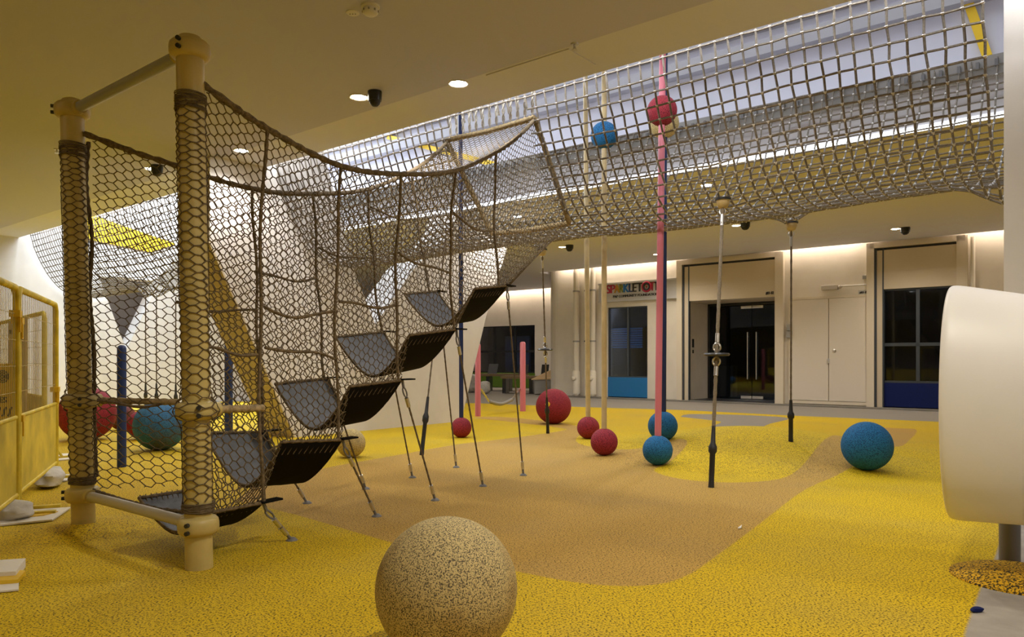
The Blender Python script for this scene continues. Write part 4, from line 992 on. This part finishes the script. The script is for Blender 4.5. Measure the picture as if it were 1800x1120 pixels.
# striped notice hung on the inner barrier
nt_ = thing('striped_notice', 'notice with a round black emblem and slanting dark stripes behind the barrier wires', 'notice', (-6.2, 9.4, .8))
fv = (Vector((0, 0, 0))-cb_); fv.z = 0; fv.normalize()
nb = Vector((-4.65, 7.0, 0)); nd = Vector((.86, -.51, 0)); no = Vector((-.51, -.86, 0))
def npx(px, py): return PT(px, py, 7.0)
o0 = npx(-26, 735); m_ = MB(); c0 = (npx(-26, 735)+npx(24, 640))/2; m_.box(c0, .40, .012, .52, Vector((1, 0, 0)), Vector((0, 1, 0))); obj('sheet', m_, M['tape'], nt_)
m_ = MB(); cc = npx(6, 662)-Vector((0, .012, 0))
for r_ in (.055, .036, .016): m_.tube([cc+Vector((r_*math.cos(i*PI/10), 0, r_*math.sin(i*PI/10))) for i in range(20)], .006, 5, closed=True)
obj('emblem', m_, M['tblack'], nt_)
m_ = MB(); text_on(m_, 'VES', npx(-8, 708)-Vector((0, .01, 0)), Vector((1, 0, 0)), UP, Vector((0, -1, 0)), .11, .055, .003, .002); obj('lettering', m_, M['tblack'], nt_)
m_ = MB()
for i in range(4): q = npx(-16+i*10, 732)-Vector((0, .012, 0)); m_.prism([q, q+Vector((.02, 0, 0)), q+Vector((.05, 0, .09)), q+Vector((.03, 0, .09))], Vector((0, .004, 0)))
obj('stripe', m_, M['tblack'], nt_)
def blob(c, sx, sy, sz, rot, seed):
    m = MB(); n = 24; vs = []; fs = []
    for i in range(13):
        la = -PI/2+PI*i/12
        for k in range(n):
            lo = 2*PI*k/n; f = 1+.10*math.sin(3*lo+seed)+.08*math.sin(5*la+2*lo+seed*2)
            x, y, z = sp(math.cos(la), .7)*math.cos(lo)*sx*f, sp(math.cos(la), .7)*math.sin(lo)*sy*f, sp(math.sin(la), .8)*sz
            vs.append((c[0]+x*math.cos(rot)-y*math.sin(rot), c[1]+x*math.sin(rot)+y*math.cos(rot), c[2]+sz+z))
    for i in range(12):
        for k in range(n): fs.append((i*n+k, i*n+(k+1) % n, (i+1)*n+(k+1) % n, (i+1)*n+k))
    return m.add(vs, fs)
rt = math.atan2(d1.y, d1.x)
q = A1-d1*.12+Vector((.02, -.05, 0)); tag(obj('sandbag', blob(q, .20, .12, .07, rt+.5, 1), M['sand'], None, True), 'white sandbag at the left edge under the nearest barrier', 'sandbag', 'white sandbags on the barriers')
q = B1-d1*.45+Vector((.02, 0, 0)); tag(obj('sandbag', blob(q, .34, .12, .08, rt, 2), M['sand'], None, True), 'white sandbag slumped under the barrier panel beside the left cream post', 'sandbag', 'white sandbags on the barriers')
def sheet(pts, m, lab, th=.012, z=0.0, cat='sheet'):
    P = [G(*a)+UP*(.004+z) for a in pts]; b = MB(); b.prism(P, UP*th); tag(obj('paper_sheet', b, m), lab, cat, 'paper sheets on the yellow floor')
sheet([(0, 926), (92, 917), (124, 895), (60, 898), (0, 910)], M['paper'], 'large white sheet on the floor left of the left cream post')
sheet([(18, 917), (78, 911), (102, 904), (40, 905)], M['tape'], 'yellow strip lying on the large white sheet', .006, .014)
sheet([(-30, 1046), (33, 1040), (33, 1028), (-30, 1030)], M['paper'], 'white sheet under a folded one at the lower left edge', .008)
sheet([(-30, 1026), (28, 1022), (45, 998), (-30, 1003)], M['paper'], 'folded white sheet with yellow edge at the lower left edge', .05)
sheet([(-30, 1034), (32, 1029), (45, 1013), (30, 1012), (-30, 1020)], M['tape'], 'yellow tape edge between the two sheets at the lower left', .02, .008)
sheet([(52, 852), (120, 847), (124, 836), (80, 838)], M['paper'], 'white sheet under the barrier end beside the left cream post')
sheet([(101, 811), (122, 809), (122, 799), (101, 800)], M['paper'], 'small white sheet just behind the left cream post')
sheet([(1297, 930), (1304, 925), (1303, 930), (1298, 931)], M['paper'], 'tiny white paper scrap on the tan floor', .006)

q = G(1717, 1076); tag(obj('fabric_scrap', blob((q.x, q.y, 0), .035, .018, .012, .3, 4), M['navyW'], None, True), 'small dark blue scrap on the grey tiles below the drum', 'scrap')
# ================================================================== far recess: benches and bags
def bench(px0, px1, ytop, yb, d, lab, legs):
    a, b = PT(px0, ytop, d), PT(px1, ytop, d-.4); t = thing('long_bench', lab, 'bench', ((a.x+b.x)/2, (a.y+b.y)/2, 0), 'dark benches in the far recess'); dd = (b-a); dd.z = 0; L = dd.length; dd.normalize(); sv = Vector((-dd.y, dd.x, 0)); z = a.z
    m = MB(); m.box(Vector(((a.x+b.x)/2, (a.y+b.y)/2, z)), L, .75, .09, dd, sv); obj('bench_top', m, M['bench'], t)
    for f in legs:
        m = MB(); q = a.lerp(b, f); m.box(Vector((q.x, q.y, z/2)), 0.13, .5, z, dd, sv); obj('leg', m, M['blackp'], t)
bench(846, 926, 659, 684, 28.5, 'longer dark bench nearer the green panel', (.18, .62))
bench(884, 968, 663, 688, 26.5, 'second dark bench beside the rounded wall end', (.06, .62, .95))
for (x0, x1, y0, y1, d, k, lb) in ((857, 876, 640, 657, 28.4, .3, 'dark tilted seat back on the longer bench'), (910, 930, 641, 660, 28.2, .2, 'dark seat back half hidden behind the pink bollard'), (951, 966, 641, 659, 26.4, .5, 'dark leaning seat back next to the rounded wall end')):
    a, b = PT(x0, y1, d), PT(x1, y0, d); m_ = MB(); m_.prism([Vector((a.x, d, a.z)), Vector((a.x+(b.x-a.x)*.85, d, a.z)), Vector((b.x, d+.25, b.z)), Vector((a.x+(b.x-a.x)*.15, d+.25, b.z))], Vector((0, .08, 0)))
    tag(obj('seat_back', m_, M['fabric']), lb, 'seat back', 'dark seat backs on the benches')
q = G(833, 690); tag(obj('plastic_bag', blob((q.x-.1, q.y, 0), .26, .25, .34, 0, 3), M['cloth'], None, True), 'crumpled pale bag on the floor left of the pink bollards', 'bag')
q = G(853, 692); tag(obj('plastic_bag', blob((q.x, q.y, 0), .2, .2, .22, 0, 5), M['sand'], None, True), 'white plastic bag beside the pink bollard at the slanted wall', 'bag')
q = G(952, 694); m_ = MB(); m_.box(q+Vector((.1, .3, .26)), .7, .5, .5); bx = obj('storage_box', m_, M['greyP'], bevel=.03); tag(bx, 'grey box with an open cardboard lid behind the big red ball', 'box')
m_ = MB(); m_.prism([q+Vector((-.35, .0, .5)), q+Vector((.45, .0, .53)), q+Vector((.45, .55, .85)), q+Vector((.1, .55, .70))], UP*.03); obj('lid', m_, M['card'], bx)

# ================================================================== camera, world, view
cam = bpy.data.cameras.new('camera'); co = bpy.data.objects.new('camera', cam); C.objects.link(co)
cam.sensor_fit = 'HORIZONTAL'; cam.sensor_width = 36; cam.lens = 36*F/1800; cam.shift_y = (HY-560)/1800; cam.clip_start = .05; cam.clip_end = 200
co.location = (0, 0, HC); co.rotation_euler = (PI/2, 0, 0)
sc = bpy.context.scene; sc.camera = co
wd = bpy.data.worlds.new('world'); sc.world = wd; wd.use_nodes = True
wd.node_tree.nodes['Background'].inputs[0].default_value = (.75, .85, 1, 1); wd.node_tree.nodes['Background'].inputs[1].default_value = .25
sc.view_settings.view_transform = 'Standard'; sc.view_settings.look = 'None'; sc.view_settings.gamma = 1; sc.view_settings.use_curve_mapping = False
sc.view_settings.exposure = 0.18
sc.cycles.max_bounces = 8; sc.cycles.diffuse_bounces = 5; sc.cycles.sample_clamp_indirect = 6
